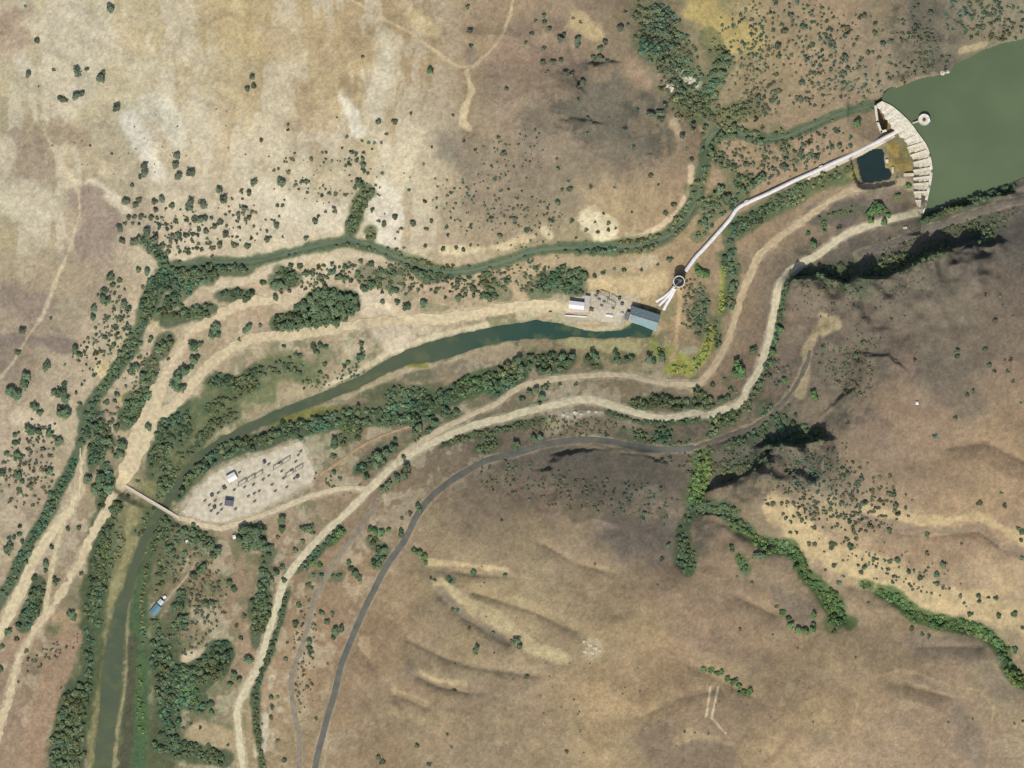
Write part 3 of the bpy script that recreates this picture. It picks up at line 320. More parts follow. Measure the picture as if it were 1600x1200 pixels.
for pts, dp, wd in GULLY:
    dp *= 1.5; wd *= .85
    sl, D, _, _ = stroke(pts, wd * 3.5); H[sl] -= dp * np.exp(-np.maximum(0, np.abs(D + 3 * N_edge2[sl]) - 1.5) / wd * 1.3) * smooth(1.15 - D / (wd * 3.2)) * (1 + .4 * N_edge2[sl])
for pts, t in CLIFFS:                                             # rock steps that face north: they rise from the south and drop at the line
    hh = t * math.tan(SUN_EL) * 1.25; L = max(36, t * 3.4); sl, D, _, side = stroke(pts, L * 3 + 8)
    q = [P(*p) for p in pts]; s = np.where(side > 0, 1, -1) if q[0][0] < q[-1][0] else np.where(side > 0, -1, 1)
    # ends of the line fade out
    x = X[sl]; e = smooth(1 - np.maximum(np.maximum(min(a[0] for a in q) - x, x - max(a[0] for a in q)), 0) / 30)
    Ds = s * D + 7 * N_edge2[sl] + 4 * N_edge[sl]; prof = np.where(Ds < 0, np.exp(Ds / L), np.clip(1 - Ds / 4, 0, 1))
    vv = np.clip(.95 + 1.2 * fbm(X[sl], Y[sl], 34, 700, 2), .4, 1.35) + np.where(Ds < 0, np.exp(Ds / 9), 1) * .55 * N_edge[sl] + .25 * N_edge2[sl]; H[sl] += hh * prof * e * vv * smooth(1.2 - D / (L * 2.6))
def blurH(A, n):
    k = np.ones(n) / n
    for ax in (0, 1):
        for _ in range(2): A = np.apply_along_axis(lambda r: np.convolve(np.pad(r, n // 2, mode='edge'), k, 'valid'), ax, A)
    return A
HB = blurH(H, 9)
for nm, lines in ROADS.items():
    for pts in lines:
        hw = RW[nm][0]; sl, D, _, _ = stroke(pts, hw + 16); m = smooth((hw + 9 - D) / 7); H[sl] = H[sl] * (1 - m) + HB[sl] * m
sl, D, _, _ = stroke(CANAL, 20); m = smooth((12 - D) / 7); H[sl] = H[sl] * (1 - m) + (HB[sl] - 1.0 * (D < 4)) * m
FLATS = [([(190,756)],22),([(281,810)],11),([(400,760),(440,735)],45),([(930,478),(905,478)],42),([(596,505),(620,520)],35),([(1005,500)],34),([(1061,440)],18)]
for pts, r in FLATS:
    sl, D, _, _ = stroke(pts, r + 16); m = smooth((r - D) / 14); z = {45:8.5, 42:9, 35:7, 34:6, 18:20, 22:8.5, 11:8.5}[r]; H[sl] = H[sl] * (1 - m) + z * m
sl, D, _, _ = stroke([(209,768),(266,802)], 40); m = smooth((30 - D) / 22); H[sl] = np.minimum(H[sl], H[sl] * (1 - m) + 2.5 * m)
# river bed and reservoir bowl
H = np.maximum(H, 1.2)
sl, D, hw, _ = stroke(RIVER, 90, np.array([r[2] for r in RIVER], float)); dd = D - hw - N_edge[sl] * 2.2
H[sl] = np.minimum(H[sl], np.where(dd < 0, np.maximum(-2.5, dd * .5), dd * .28)) if True else H[sl]
def poly_sd(poly, px, py):
    inside = np.zeros(px.shape, bool); best = np.full(px.shape, 1e9); n = len(poly)
    for i in range(n):
        x1, y1 = poly[i]; x2, y2 = poly[(i + 1) % n]; dx, dy = x2 - x1, y2 - y1
        t = np.clip(((px - x1) * dx + (py - y1) * dy) / (dx * dx + dy * dy + 1e-9), 0, 1); best = np.minimum(best, np.hypot(px - x1 - t * dx, py - y1 - t * dy))
        c = ((y1 > py) != (y2 > py)) & (px < (x2 - x1) * (py - y1) / (y2 - y1 + 1e-12) + x1); inside ^= c
    return np.where(inside, -best, best)
RESP = [P(*p) for p in (DAM_UP + RES_SHORE)]
sl = (slice(gi(230, YS), gi(720, YS)), slice(gi(520, XS), len(XS))); x = X[sl]; y = Y[sl]; sd = poly_sd(RESP, x, y) + N_edge[sl] * 1.5
H[sl] = np.where(sd < 0, np.minimum(H[sl], 35 + sd * .35), H[sl])
out_ = np.ones(X.shape, bool); out_[sl] = sd >= 0
sl, D, _, _ = stroke(RES_SHORE, 60); H[sl] = np.where(out_[sl], np.maximum(H[sl], 35.0 + np.minimum(D, 14) * .35 - np.maximum(0, D - 14) * .7), H[sl])
sl, D, _, _ = stroke(DAM_DN[2:-1], 60); H[sl] = np.where(out_[sl] & (X[sl] < 640), np.minimum(H[sl], 16 + np.maximum(0, D - 12) * .45), H[sl])
POOLW = [P(*p) for p in POOL]
sl = (slice(gi(300, YS), gi(385, YS)), slice(gi(520, XS), gi(610, XS))); sd = poly_sd(POOLW, X[sl], Y[sl]); H[sl] = np.where(sd < 10, np.minimum(H[sl], np.where(sd < 0, 10.0, 14 + sd * .3)), H[sl])
# colour: warp the broad colours, then the strokes, then mottling
wx = (fbm(X, Y, 60, 51, 3) * 26 / 2).astype(int); wy = (fbm(X, Y, 60, 61, 3) * 26 / 2).astype(int)
I, J = np.meshgrid(np.arange(len(YS)), np.arange(len(XS)), indexing='ij')
COL = COL[np.clip(I + wy, 0, len(YS) - 1), np.clip(J + wx, 0, len(XS) - 1)]
m1 = fbm(X, Y, 90, 71, 4, .6); m2 = fbm(X, Y, 22, 81, 3, .6); m3 = fbm(X * 1.0, Y * .35, 9, 91, 2)
COL = COL * (1 + .085 * m1 + .05 * m2 + .03 * m3)[..., None]
COL[..., 0] *= 1 + .02 * N_edge2; COL[..., 2] *= 1 - .035 * fbm(X, Y, 50, 101, 3)
valley = smooth((30 - H) / 22) * smooth(1 - far / 50)
sp_ = smooth((fbm(X, Y, 26, 601, 4, .75) - .02) / .16) * valley * .5
COL = COL * (1 - sp_[..., None]) + np.array((106, 116, 84)) * sp_[..., None]
er_ = smooth((fbm(X * 1.9 + 14 * N_edge2, Y * .55, 75, 621, 4, .62) - .03) / .16) * smooth((60 - X - 40) / 260) * smooth((Y - 150) / 90) * .6
COL = COL * (1 - er_[..., None]) + np.array((207, 197, 176)) * er_[..., None]
sp_ = smooth((fbm(X, Y, 34, 611, 4, .7) - .12) / .12) * smooth((52 - H) / 25) * .4 * (X < 250)
COL = COL * (1 - sp_[..., None]) + np.array((210, 198, 172)) * sp_[..., None]
dk_ = 0                                                           # darker mottling over the listed rocky slopes
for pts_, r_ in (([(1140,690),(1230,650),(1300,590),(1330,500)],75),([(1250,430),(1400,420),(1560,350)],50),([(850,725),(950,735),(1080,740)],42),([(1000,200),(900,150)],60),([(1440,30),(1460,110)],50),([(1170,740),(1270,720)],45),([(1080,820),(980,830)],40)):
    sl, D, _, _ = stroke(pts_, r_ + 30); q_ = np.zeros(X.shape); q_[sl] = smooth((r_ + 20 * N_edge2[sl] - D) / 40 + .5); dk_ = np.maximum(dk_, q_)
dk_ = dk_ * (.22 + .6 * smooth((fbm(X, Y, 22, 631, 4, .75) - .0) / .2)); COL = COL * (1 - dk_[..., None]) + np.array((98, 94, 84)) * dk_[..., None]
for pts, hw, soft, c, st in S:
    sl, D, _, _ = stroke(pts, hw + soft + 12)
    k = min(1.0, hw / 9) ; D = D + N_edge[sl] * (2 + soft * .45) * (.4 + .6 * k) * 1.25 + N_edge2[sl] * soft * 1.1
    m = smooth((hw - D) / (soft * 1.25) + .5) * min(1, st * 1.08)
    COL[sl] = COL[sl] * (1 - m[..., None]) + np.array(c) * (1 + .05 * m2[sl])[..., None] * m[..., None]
for tone, c in (('dark', (84, 98, 74)), ('olive', (98, 108, 78)), ('bright', (92, 112, 72))):     # grass and undergrowth beneath the thickets
    for pts, hw, r0, r1, dn in TH[tone]:
        sl, D, _, _ = stroke(pts, hw + 20); m = smooth((hw + 2.5 + N_edge[sl] * 4 + N_edge2[sl] * 3 - D) / 6 + .5) * min(.9, .25 + .6 * dn); COL[sl] = COL[sl] * (1 - m[..., None]) + np.array(c) * m[..., None]
YARD_P = [(470,687),(480,708),(493,735),(486,757),(440,780),(403,800),(345,818),(318,814),(290,806),(285,799),(303,765),(325,744),(353,729),(385,716),(417,708),(445,697)]
sl = (slice(gi(-240, YS), gi(-60, YS)), slice(gi(-540, XS), gi(-280, XS))); m = smooth((3 - poly_sd([P(*p) for p in YARD_P], X[sl], Y[sl]) + N_edge[sl] * 5) / 6 + .5) * .8; COL[sl] = COL[sl] * (1 - m[..., None]) + np.array((196, 183, 158)) * m[..., None]
# pale verges of the dirt roads, green verge of the ditches
for nm, lines in ROADS.items():
    hw, j, c = RW[nm]; cc = np.array(c) if nm not in ('highway', 'reservoir_road', 'grey_lane', 'rough_track') else np.array((170, 152, 126))
    for pts in lines:
        sl, D, _, _ = stroke(pts, hw + 12); m = smooth((hw + 2.2 + N_edge[sl] * 4 - D) / 4 + .5) * .65; COL[sl] = COL[sl] * (1 - m[..., None]) + cc * m[..., None]
sl, D, _, _ = stroke(CANAL, 24); m = smooth((8.5 + N_edge[sl] * 4 - D) / 5 + .5) * .85; COL[sl] = COL[sl] * (1 - m[..., None]) + np.array((92, 106, 80)) * m[..., None]
sl, D, hw, _ = stroke(RIVER, 50, np.array([r[2] for r in RIVER], float)); m = smooth((2.5 + hw + N_edge[sl] * 5 - D) / 4 + .5) * np.where(X[sl] > -370, .3, .7); COL[sl] = COL[sl] * (1 - m[..., None]) + np.array((104, 108, 76)) * m[..., None]
MOT = 1 + .06 * vnoise(X, Y, 4.2, 111) + .03 * vnoise(X, Y, 9, 121) + .06 * vnoise(X, Y, 2.6, 131); COL = COL * MOT[..., None]
COL = COL * .93 + COL.mean(-1, keepdims=True) * .07
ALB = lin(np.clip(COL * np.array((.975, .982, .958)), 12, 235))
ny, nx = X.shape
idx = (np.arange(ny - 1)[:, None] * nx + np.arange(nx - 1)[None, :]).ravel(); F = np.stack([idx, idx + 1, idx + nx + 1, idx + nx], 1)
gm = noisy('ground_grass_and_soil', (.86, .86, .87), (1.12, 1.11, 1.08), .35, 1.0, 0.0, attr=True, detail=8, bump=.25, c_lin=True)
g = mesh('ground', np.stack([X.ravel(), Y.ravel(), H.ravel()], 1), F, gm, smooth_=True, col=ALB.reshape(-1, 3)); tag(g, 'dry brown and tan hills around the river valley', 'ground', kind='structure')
def hz(x, y):
    x = np.asarray(x, float); y = np.asarray(y, float)
    i = np.clip(np.searchsorted(XS, x) - 1, 0, nx - 2); j = np.clip(np.searchsorted(YS, y) - 1, 0, ny - 2)
    fx = np.clip((x - XS[i]) / (XS[i + 1] - XS[i]), 0, 1); fy = np.clip((y - YS[j]) / (YS[j + 1] - YS[j]), 0, 1)
    return H[j, i] * (1 - fx) * (1 - fy) + H[j, i + 1] * fx * (1 - fy) + H[j + 1, i] * (1 - fx) * fy + H[j + 1, i + 1] * fx * fy
# ------------------------------------------------------------------ draped strips: roads, canal, river
def resample(pts, step=3.0, hws=None):
    q = np.array([P(p[0], p[1]) for p in pts]); n = len(q); out = []; ww = []
    for i in range(n - 1):
        p0 = q[max(i - 1, 0)]; p1 = q[i]; p2 = q[i + 1]; p3 = q[min(i + 2, n - 1)]; k = max(1, int(np.linalg.norm(p2 - p1) / step))
        for s in range(k):
            t = s / k; out.append(.5 * ((2 * p1) + (-p0 + p2) * t + (2 * p0 - 5 * p1 + 4 * p2 - p3) * t * t + (-p0 + 3 * p1 - 3 * p2 + p3) * t ** 3))
            if hws is not None: ww.append(hws[i] * (1 - t) + hws[i + 1] * t)
    out.append(q[-1]); 
    if hws is not None: ww.append(hws[-1])
    return np.array(out), (np.array(ww) if hws is not None else None)
def strip(name, pts, hw, jit, off, mat_, nacross=7, level=None, crown=0.0, colf=None, label=None, cat=None, seed=0, z_ofs_end=0):
    c, ww = resample(pts, 2.5, hw if hasattr(hw, '__len__') else None); n = len(c)
    t = np.gradient(c, axis=0); t /= np.linalg.norm(t, axis=1)[:, None]; nrm = np.stack([-t[:, 1], t[:, 0]], 1)
    w0 = ww if ww is not None else np.full(n, hw); s = np.arange(n) * 2.5
    wl = w0 + jit * (fbm(s, s * 0, 26, 200 + seed, 3) + .8 * vnoise(s, s * 0, 6, 220 + seed)); wr = w0 + jit * (fbm(s, s * 0 + 50, 26, 300 + seed, 3) + .8 * vnoise(s, s * 0 + 9, 6, 320 + seed))
    V = []
    for k in range(nacross):
        a = -1 + 2 * k / (nacross - 1); q = c + nrm * (np.where(a < 0, wl, wr) * a)[:, None]
        z = hz(q[:, 0], q[:, 1]) + off + crown * (1 - a * a) if level is None else np.full(n, level); V.append(np.c_[q, z])
    V = np.stack(V, 1).reshape(-1, 3); i = (np.arange(n - 1)[:, None] * nacross + np.arange(nacross - 1)).ravel()
    F = np.stack([i, i + nacross, i + nacross + 1, i + 1], 1)[:, ::-1]
    o = mesh(name, V, F, mat_, smooth_=True, col=colf(V) if colf else None); return tag(o, label, cat, kind='structure')
RL = {'rough_track':'faint dark rough track climbing right from the highway end','canal_road':'pale gravel road winding from the lower left up to the dam','river_road':'narrow tan track above the riverside trees','dam_road':'tan dirt track climbing towards the dam toe','highway':'grey asphalt highway curving round the hill foot','grey_lane':'narrow grey lane left of the asphalt highway',
 'reservoir_road':'dark grey road along the south bank of the reservoir','bridge_road':'pale road from the junction to the river bridge','west_road':'pale dirt road on the west bank by the bridge','yard_road':'wide pale dirt road to the powerhouse yard','farm_road':'wide pale dirt road at the left edge','farm_spur':'thin dirt spur between the two left roads','house_drive':'short dirt drive to the blue roofed house','cottage_track':'faint brown track above the substation'}
for k, (nm, lines) in enumerate(ROADS.items()):
    hw, j, c = RW[nm]; c = np.array(c)
    c = c * np.array((1.01, 1.025, .985)) if nm not in ('reservoir_road', 'rough_track', 'grey_lane') else c
    mt = noisy(nm + '_surface', c * .92, c * 1.08, .16 if nm != 'highway' else .05, 1.0, .05, detail=8)
    if nm in ('highway',): mt = noisy('asphalt', (96,98,90), (114,113,102), .08, .9, .2, detail=8)
    WV = [5,5,5,5,5,5,7,6,6,6,6,7,10,15,17,12,6,5,6,7,8,8,5]
    for pts in lines: strip(nm, pts, WV if nm == 'west_road' else [1.2, 2.2, 3, 5, 7, 7, 7.5, 8, 8, 8, 8] if nm == 'farm_road' and len(pts) > 10 else hw, j * (2 if nm == 'west_road' else 1), .22 + .03 * k, mt, 7, crown=.15, label=RL[nm], cat='road', seed=k * 11)
water_m = noisy('canal_water', (80,98,78), (98,108,84), .05, .6, .15)
strip('canal', CANAL, 2.6, 1.3, .35, water_m, 5, label='grey green irrigation canal following the hillside contour', cat='canal', seed=77)
def river_col(V):
    t = smooth((V[:, 0] + 800 - 600) / 240)[:, None]; nn = fbm(V[:, 0], V[:, 1], 30, 401, 4, .65)[:, None]; t = np.clip(t + nn * .35, 0, 1)
    c = np.array((82, 92, 68)) * (1 - t) + np.array((42, 72, 60)) * t; weed = smooth((fbm(V[:, 0] * .6, V[:, 1], 16, 411, 4, .7)[:, None] - .12) / .2) * .55
    return lin(c * (1 - weed) + np.array((100, 104, 68)) * weed)
rm, rt, rb = new_mat('river_water', .28, .35); at = rt.nodes.new('ShaderNodeAttribute'); at.attribute_name = 'Col'; rt.links.new(at.outputs['Color'], rb.inputs['Base Color'])
nz = rt.nodes.new('ShaderNodeTexNoise'); nz.inputs['Scale'].default_value = .8; bp = rt.nodes.new('ShaderNodeBump'); bp.inputs['Strength'].default_value = .15; bp.inputs['Distance'].default_value = .4
rt.links.new(nz.outputs['Fac'], bp.inputs['Height']); rt.links.new(bp.outputs[0], rb.inputs['Normal'])
strip('river_water', RIVER, [r[2] + 4 for r in RIVER], .5, 0, rm, 9, level=0.12, colf=river_col, label='teal to olive river running past the powerhouse and under the bridge', cat='river')
def sheet(name, poly, z, m, label, cat):
    o = mesh(name, [(x, y, z) for x, y in poly], [list(range(len(poly)))], m); return tag(o, label, cat, kind='structure')
resm = noisy('reservoir_water', (87,103,73), (97,112,80), .012, .3, .3, detail=4)
o = sheet('reservoir_water', [P(*p) for p in DAM_UP[::1]] + [P(a[0], a[1] + (5 if a[1] > 200 else -5)) for a in RES_SHORE], 35.0, resm, 'flat olive green reservoir water behind the curved dam', 'reservoir')
sheet('pool_water', POOLW, 13.0, noisy('pool_water', (15,38,40), (20,46,44), .08, .35, .3), 'square dark teal pool below the dam', 'pool')
# ------------------------------------------------------------------ dam and waterworks
M = dict(conc=noisy('pale_concrete', (196,190,170), (232,226,206), .16, .95, .1, detail=8), conc2=noisy('stained_concrete', (178,168,144), (226,216,192), .25, .95, .1, detail=8), conc3=noisy('weathered_rock_concrete', (190,182,160), (232,226,206), .3, .95, .1, detail=8, bump=.5),
 pipe=noisy('white_pipe_paint', (212,208,204), (232,228,224), .2, .6, .3), dark=noisy('dark_steel', (44,50,56), (64,68,70), .5, .6, .3), grey=noisy('grey_steel', (120,122,122), (150,150,146), .5, .5, .4),
 slate=noisy('slate_grey_roof', (100,116,122), (116,132,136), .3, .7, .3, stripes=('X', .35, .88)), teal=noisy('teal_roof', (116,148,148), (130,160,158), .3, .6, .3, stripes=('X', .35, .92)), white=noisy('white_roof', (222,220,218), (240,238,235), .3, .7, .2),
 wall=noisy('cream_wall', (178,166,148), (196,184,164), .3, .9, .1), brown=noisy('brown_rust', (110,84,66), (136,106,84), .5, .9, .1), blue=noisy('blue_roof', (92,134,150), (106,148,162), .4, .6, .3, stripes=('Y', .6, .9)), pale_blue=noisy('pale_blue_roof', (176,200,204), (196,214,214), .4, .6, .3),
 glass=noisy('window_glass', (40,52,60), (52,64,70), .5, .15, .5), gravel=noisy('yard_gravel', (182,172,148), (216,207,184), .12, 1, 0, detail=9), timber=noisy('weathered_planks', (196,182,160), (216,202,178), .4, .9, .1), ceramic=noisy('brown_insulator', (96,70,58), (120,92,76), .5, .4, .4),
 rock=noisy('pale_rock', (200,192,168), (226,218,196), .3, 1, 0, detail=8, bump=.8))
def arc(pts, n):
    q, _ = resample(pts, 1.0); i = np.linspace(0, len(q) - 1, n); a = np.floor(i).astype(int); b = np.minimum(a + 1, len(q) - 1); f = (i - a)[:, None]; return q[a] * (1 - f) + q[b] * f
ND = 61; U = arc(DAM_UP, ND); Dn = arc(DAM_DN, ND)
dam = empty('dam', (*P(1432, 240), 12), label='pale concrete curved dam with ribbed spillway holding back the green reservoir', cat='dam')
dam_o = np.array(dam.location)
def band(A, B, zt_a, zt_b, z0, name, m, jag=0):
    """solid between two curves with tops at zt_a / zt_b"""
    n = len(A); V = []
    for i in range(n):
        ja = jag * math.sin(i * 2.1) * .5 + jag * (random.random() - .5)
        za = zt_a[i] if hasattr(zt_a, '__len__') else zt_a; zb = zt_b[i] if hasattr(zt_b, '__len__') else zt_b
        V += [(A[i][0], A[i][1], z0), (A[i][0], A[i][1], za), (B[i][0] + ja, B[i][1] + ja, zb), (B[i][0] + ja, B[i][1] + ja, z0)]
    V = np.array(V) - dam_o; Fc = []
    for i in range(n - 1):
        for k in range(4): a = i * 4 + k; b = i * 4 + (k + 1) % 4; Fc.append([a, a + 4, b + 4, b])
    Fc += [[3, 2, 1, 0], [(n - 1) * 4 + k for k in range(4)]]
    return mesh(name, V, Fc, m, dam)
t = np.linspace(0, 1, ND); In = U + (Dn - U) * np.clip(4.2 / np.linalg.norm(Dn - U, axis=1), 0, .5)[:, None]
band(U, In, 37.2, 37.2, 2, 'crest_wall', M['conc'])
k0 = 27; band(In[:k0], Dn[:k0], 35.9, [34.5 - 3 * smooth((i - 8) / 10) + .8 * math.sin(i * 1.7) for i in range(k0)], 2, 'abutment_block', M['conc3'], jag=1.6)
# sloping spillway face made of steps
for s, (fa, fb, za, zb) in enumerate(((0, .34, 33.5, 30.5), (.34, .67, 28.5, 25.5), (.67, 1, 23, 17))):
    A = In[k0 - 1:] + (Dn - In)[k0 - 1:] * (fa + .005 * s); B = In[k0 - 1:] + (Dn - In)[k0 - 1:] * fb
    band(A, B, za, zb, 2 - .1 * s, 'spillway_face', M['conc2'])
for i in (27, 31, 35, 39, 43, 46, 50, 54, 58):
    a = In[i]; b = Dn[i] + (Dn[i] - In[i]) * .04; d = (b - a) / np.linalg.norm(b - a); nn = np.array((-d[1], d[0])); wq = 1.7
    poly = [a + nn * wq, a - nn * wq, b - nn * wq, b + nn * wq]
    if (poly[1] - poly[0])[0] * (poly[2] - poly[1])[1] - (poly[1] - poly[0])[1] * (poly[2] - poly[1])[0] < 0: poly = poly[::-1]; zz = [22, 22, 36.5, 36.5]; zz = [22.5, 22.5, 36.6, 36.6]
    else: zz = [36.6, 36.6, 22.5, 22.5]
    MB().prism([tuple(p - dam_o[:2]) for p in poly], [-8] * 4, [z - dam_o[2] for z in zz]).build('pier', M['conc'], dam)
wl = MB()
for (a, b) in (((1368,166),(1371,190)),((1371,190),(1377,206)),((1377,206),(1384,204))):
    x1, y1 = P(*a); x2, y2 = P(*b); L = math.hypot(x2 - x1, y2 - y1); wl.box(((x1 + x2) / 2 - dam_o[0], (y1 + y2) / 2 - dam_o[1], 10), (L + 2.5, 3.6, 32), math.atan2(y2 - y1, x2 - x1))
wl.build('wing_wall', M['conc'], dam)
for c_, d_ in (((1395,266,1), (3,10,12)), ((1386,252,2), (4.5,6,8)), ((1420,273,3), (16,5,10))): MB().box((P(*c_[:2])[0] - dam_o[0], P(*c_[:2])[1] - dam_o[1], c_[2]), d_, .05).build('toe_block', M['conc2'], dam)
for i in (34, 41, 48, 55): MB().box((U[i][0] - dam_o[0] - 1.5, U[i][1] - dam_o[1], 26.4), (2.6, 3.2, 2.4), .1).build('gate_hoist', M['grey'], dam)
# intake tower in the reservoir
tx, ty = P(1444, 187); it = empty('intake_tower', (tx, ty, 20), label='round pale intake tower standing in the reservoir off the dam', cat='tower')
MB().cyl((0, 0), 6.5, -2, 19.5, 28).build('tower_shaft', M['conc2'], it); MB().ring((0, 0), 4.2, 9.2, 18.8, 20, 28).build('deck', M['conc'], it)
MB().cyl((0, 0), 2.6, 19.5, 22.0, 8, 1.8).build('hoist_house', M['dark'], it); MB().ring((0, 0), 8.7, 9.1, 20, 21, 28).build('railing', M['white'], it)
MB().box((7.5, -.5, 20.4), (3.4, 6, 1.4), .2).build('platform', M['white'], it); wb = MB(); wb.box((-12.5, -3.6, 18.7), (12, 2.2, .6), math.atan2(6, 17)); wb.box((-12.5, -3.6, 17), (1, 1.4, 3)); wb.build('walkway', M['conc2'], it)
# penstock pipeline
pen = [(1400,206),(1367,223),(1333,240),(1300,255),(1268,270),(1243,281),(1200,302),(1175,313),(1153,325),(1140,343),(1120,366),(1100,388),(1086,403),(1071,424)]
def zline(pts, up):
    c, _ = resample(pts, 4); z = hz(c[:, 0], c[:, 1]); sm = lambda v_, k_: np.convolve(np.pad(v_, k_ // 2, mode='edge'), np.ones(k_) / k_, 'valid'); z = np.maximum(sm(z, 41), z) if len(z) > 41 else z; z = sm(sm(z, 15), 15) if len(z) > 41 else z; return np.c_[c, z + up]
pl = zline(pen, 2.9); e = empty('penstock', tuple(pl[len(pl) // 2] - (0, 0, 2.6)), label='long white pipeline running from the dam to the surge tank', cat='pipeline'); eo = np.array(e.location)
MB().tube(pl - eo, 3.3, 14).build('pipe', M['pipe'], e)
for i in range(2, len(pl) - 1, 6):
    p = pl[i] - eo; d = pl[i + 1] - pl[i]; MB().box((p[0], p[1], p[2] - 2.6), (2.0, 6.4, 3.4), math.atan2(d[1], d[0])).build('saddle', M['conc2'], e)
for i in (len(pl) * 1 // 3, len(pl) * 2 // 3 - 3): p = pl[i] - eo; d = pl[i + 1] - pl[i]; MB().box((p[0], p[1], p[2] - 1), (6, 8, 6), math.atan2(d[1], d[0])).build('anchor_block', M['conc'], e)
c, _ = resample([(1398,212),(1367,230),(1333,247),(1300,262),(1262,280)], 3)
strip('service_path', [(1398,212),(1367,229),(1333,246),(1300,261),(1262,280)], 2.6, .8, .5, noisy('path_gravel', (196,186,166), (214,204,184), .3, 1, 0), 5, label='pale service path along the right side of the pipeline', cat='path', seed=9)
# surge tank
sx, sy = P(1061, 440); sz = float(hz(sx, sy)); st = empty('surge_tank', (sx, sy, sz), label='round dark topped surge tank where the white pipeline ends', cat='tank')
MB().cyl((0, 0), 8.8, -1, 26, 32).build('shell', M['grey'], st); MB().ring((0, 0), 7.9, 9.3, 25.6, 26.9, 32).build('rim', M['conc'], st)
MB().cyl((0, 0), 7.95, 25.4, 26.2, 32).build('cover', noisy('black_tank_cover', (36,42,48), (50,54,58), .4), st); MB().ring((1.5, 1), 1.6, 2.3, 26.2, 27.2, 16).build('vent_ring', M['grey'], st)
MB().box((0, -1.5, 26.6), (12, .7, .6), .7).build('roof_beam', M['grey'], st); MB().box((-1, 3, 26.5), (7, .6, .5), -.3).build('roof_beam', M['grey'], st)
q = MB(); [q.box((-9.6, y_, 12.5), (.2, .2, 27)) for y_ in (-.9, .3)]; q.box((-9.4, -.3, 26), (1.4, 1.6, .2)); [q.box((-9.6, -.3, z), (.2, 1.3, .2)) for z in np.arange(0, 26, 1.0)]; q.build('ladder', M['grey'], st)
for nm, pts, r in (('upper_feed_pipe', [(1054,447),(1048,455),(1038,463),(1025,471)], 2.4), ('middle_feed_pipe', [(1052,449),(1047,459),(1037,470),(1030,477)], 2.2), ('lower_feed_pipe', [(1055,450),(1050,461),(1042,474),(1037,484)], 2.6)):
    q = zline(pts, 2.2); q[:, 2] = np.linspace(sz + 5, 10, len(q)); o = MB().tube(q - q[0], r, 12).build('feed_pipe', M['pipe']); o.location = q[0]
    tag(o, {'u':'white feed pipe, uppermost of the three between surge tank and powerhouse','m':'white feed pipe, middle of the three between surge tank and powerhouse','l':'white feed pipe, lowest of the three between surge tank and powerhouse'}[nm[0]], 'pipe', 'feed pipes from surge tank to powerhouse')
# powerhouse
a0 = np.array(P(988, 479)); a1 = np.array(P(1033, 493)); d = a1 - a0; LP = np.linalg.norm(d); rzp = math.atan2(d[1], d[0]); cx, cy = P(1006, 498.5); PW = 28
ph = empty('powerhouse', (cx, cy, 3), rzp, 'large powerhouse with slate grey and teal roof at the river head', 'building')
hL, hW = LP / 2, PW / 2
MB().box((0, 1.2, 6.5), (LP - 1.4, PW - 4, 17)).build('wall', M['wall'], ph)
r1 = MB(); r1.V = [(-hL, hW, 15), (hL, hW, 15), (hL, 1, 18.5), (-hL, 1, 18.5), (-hL, hW, 15.7), (hL, hW, 15.7), (hL, 1, 19.2), (-hL, 1, 19.2)]; r1.F = [[3, 2, 1, 0], [4, 5, 6, 7], [0, 1, 5, 4], [1, 2, 6, 5], [2, 3, 7, 6], [3, 0, 4, 7]]; r1.F = [f[::-1] for f in r1.F]; r1.build('north_roof', M['slate'], ph)
r2 = MB(); r2.V = [(-hL + 5, 1, 18.5), (hL, 1, 18.5), (hL, -hW + 1, 14.6), (-hL + 5, -hW + 5, 15.2), (-hL + 5, 1, 19.15), (hL, 1, 19.15), (hL, -hW + 1, 15.2), (-hL + 5, -hW + 5, 15.8)]; r2.F = [f[::-1] for f in ([3, 2, 1, 0], [4, 5, 6, 7], [0, 1, 5, 4], [1, 2, 6, 5], [2, 3, 7, 6], [3, 0, 4, 7])]; r2.build('south_roof', M['teal'], ph)
MB().box((0, 1, 19.4), (LP + .4, 1.0, .5)).build('ridge_cap', M['grey'], ph)
MB().box((-hL - 2.6, -3, 4), (5.2, 13, 12)).build('annex', M['slate'], ph)
for i in range(6): MB().box((-hL + 6 + i * 7, -hW + 3.1, 8), (3.2, .5, 6)).build('window', M['glass'], ph)
for i in range(4): MB().cyl((-hL + 9 + i * 9.5, 6), .9, 16.6, 18.6, 12).build('roof_vent', M['grey'], ph)
# small buildings
def shed(name, px, py, L, Wd, h, rz, roof, wallm, label, cat, gable=True, doors=True, group=None):
    x, y = P(px, py); z = float(hz(x, y)); e = empty(name, (x, y, z), rz, label, cat, group)
    MB().box((0, 0, h / 2 - .5), (L - .8, Wd - .8, h + 1)).build('wall', wallm, e); q = MB(); rh = Wd * .16 if gable else .3
    if gable: q.V = [(sx_ * L / 2, sy_ * Wd / 2, h - .1) for sx_, sy_ in ((-1, -1), (1, -1), (1, 1), (-1, 1))] + [(-L / 2, 0, h + rh), (L / 2, 0, h + rh)]; q.F = [[0, 1, 5, 4], [2, 3, 4, 5], [1, 2, 5], [3, 0, 4], [3, 2, 1, 0]]
    else: q.box((0, 0, h + .2), (L, Wd, .5))
    q.build('roof', roof, e)
    if doors:
        MB().box((-L * .2, -Wd / 2 + .4, 1.2), (1.6, .3, 2.4)).build('door', M['dark'], e); MB().box((L * .25, -Wd / 2 + .4, min(h - .8, 2)), (1.8, .3, 1.2)).build('window', M['glass'], e)
    return e
shed('storehouse', 901, 477, 24, 12, 8, -.12, M['white'], M['wall'], 'white roofed storehouse at the left end of the switchyard', 'building')
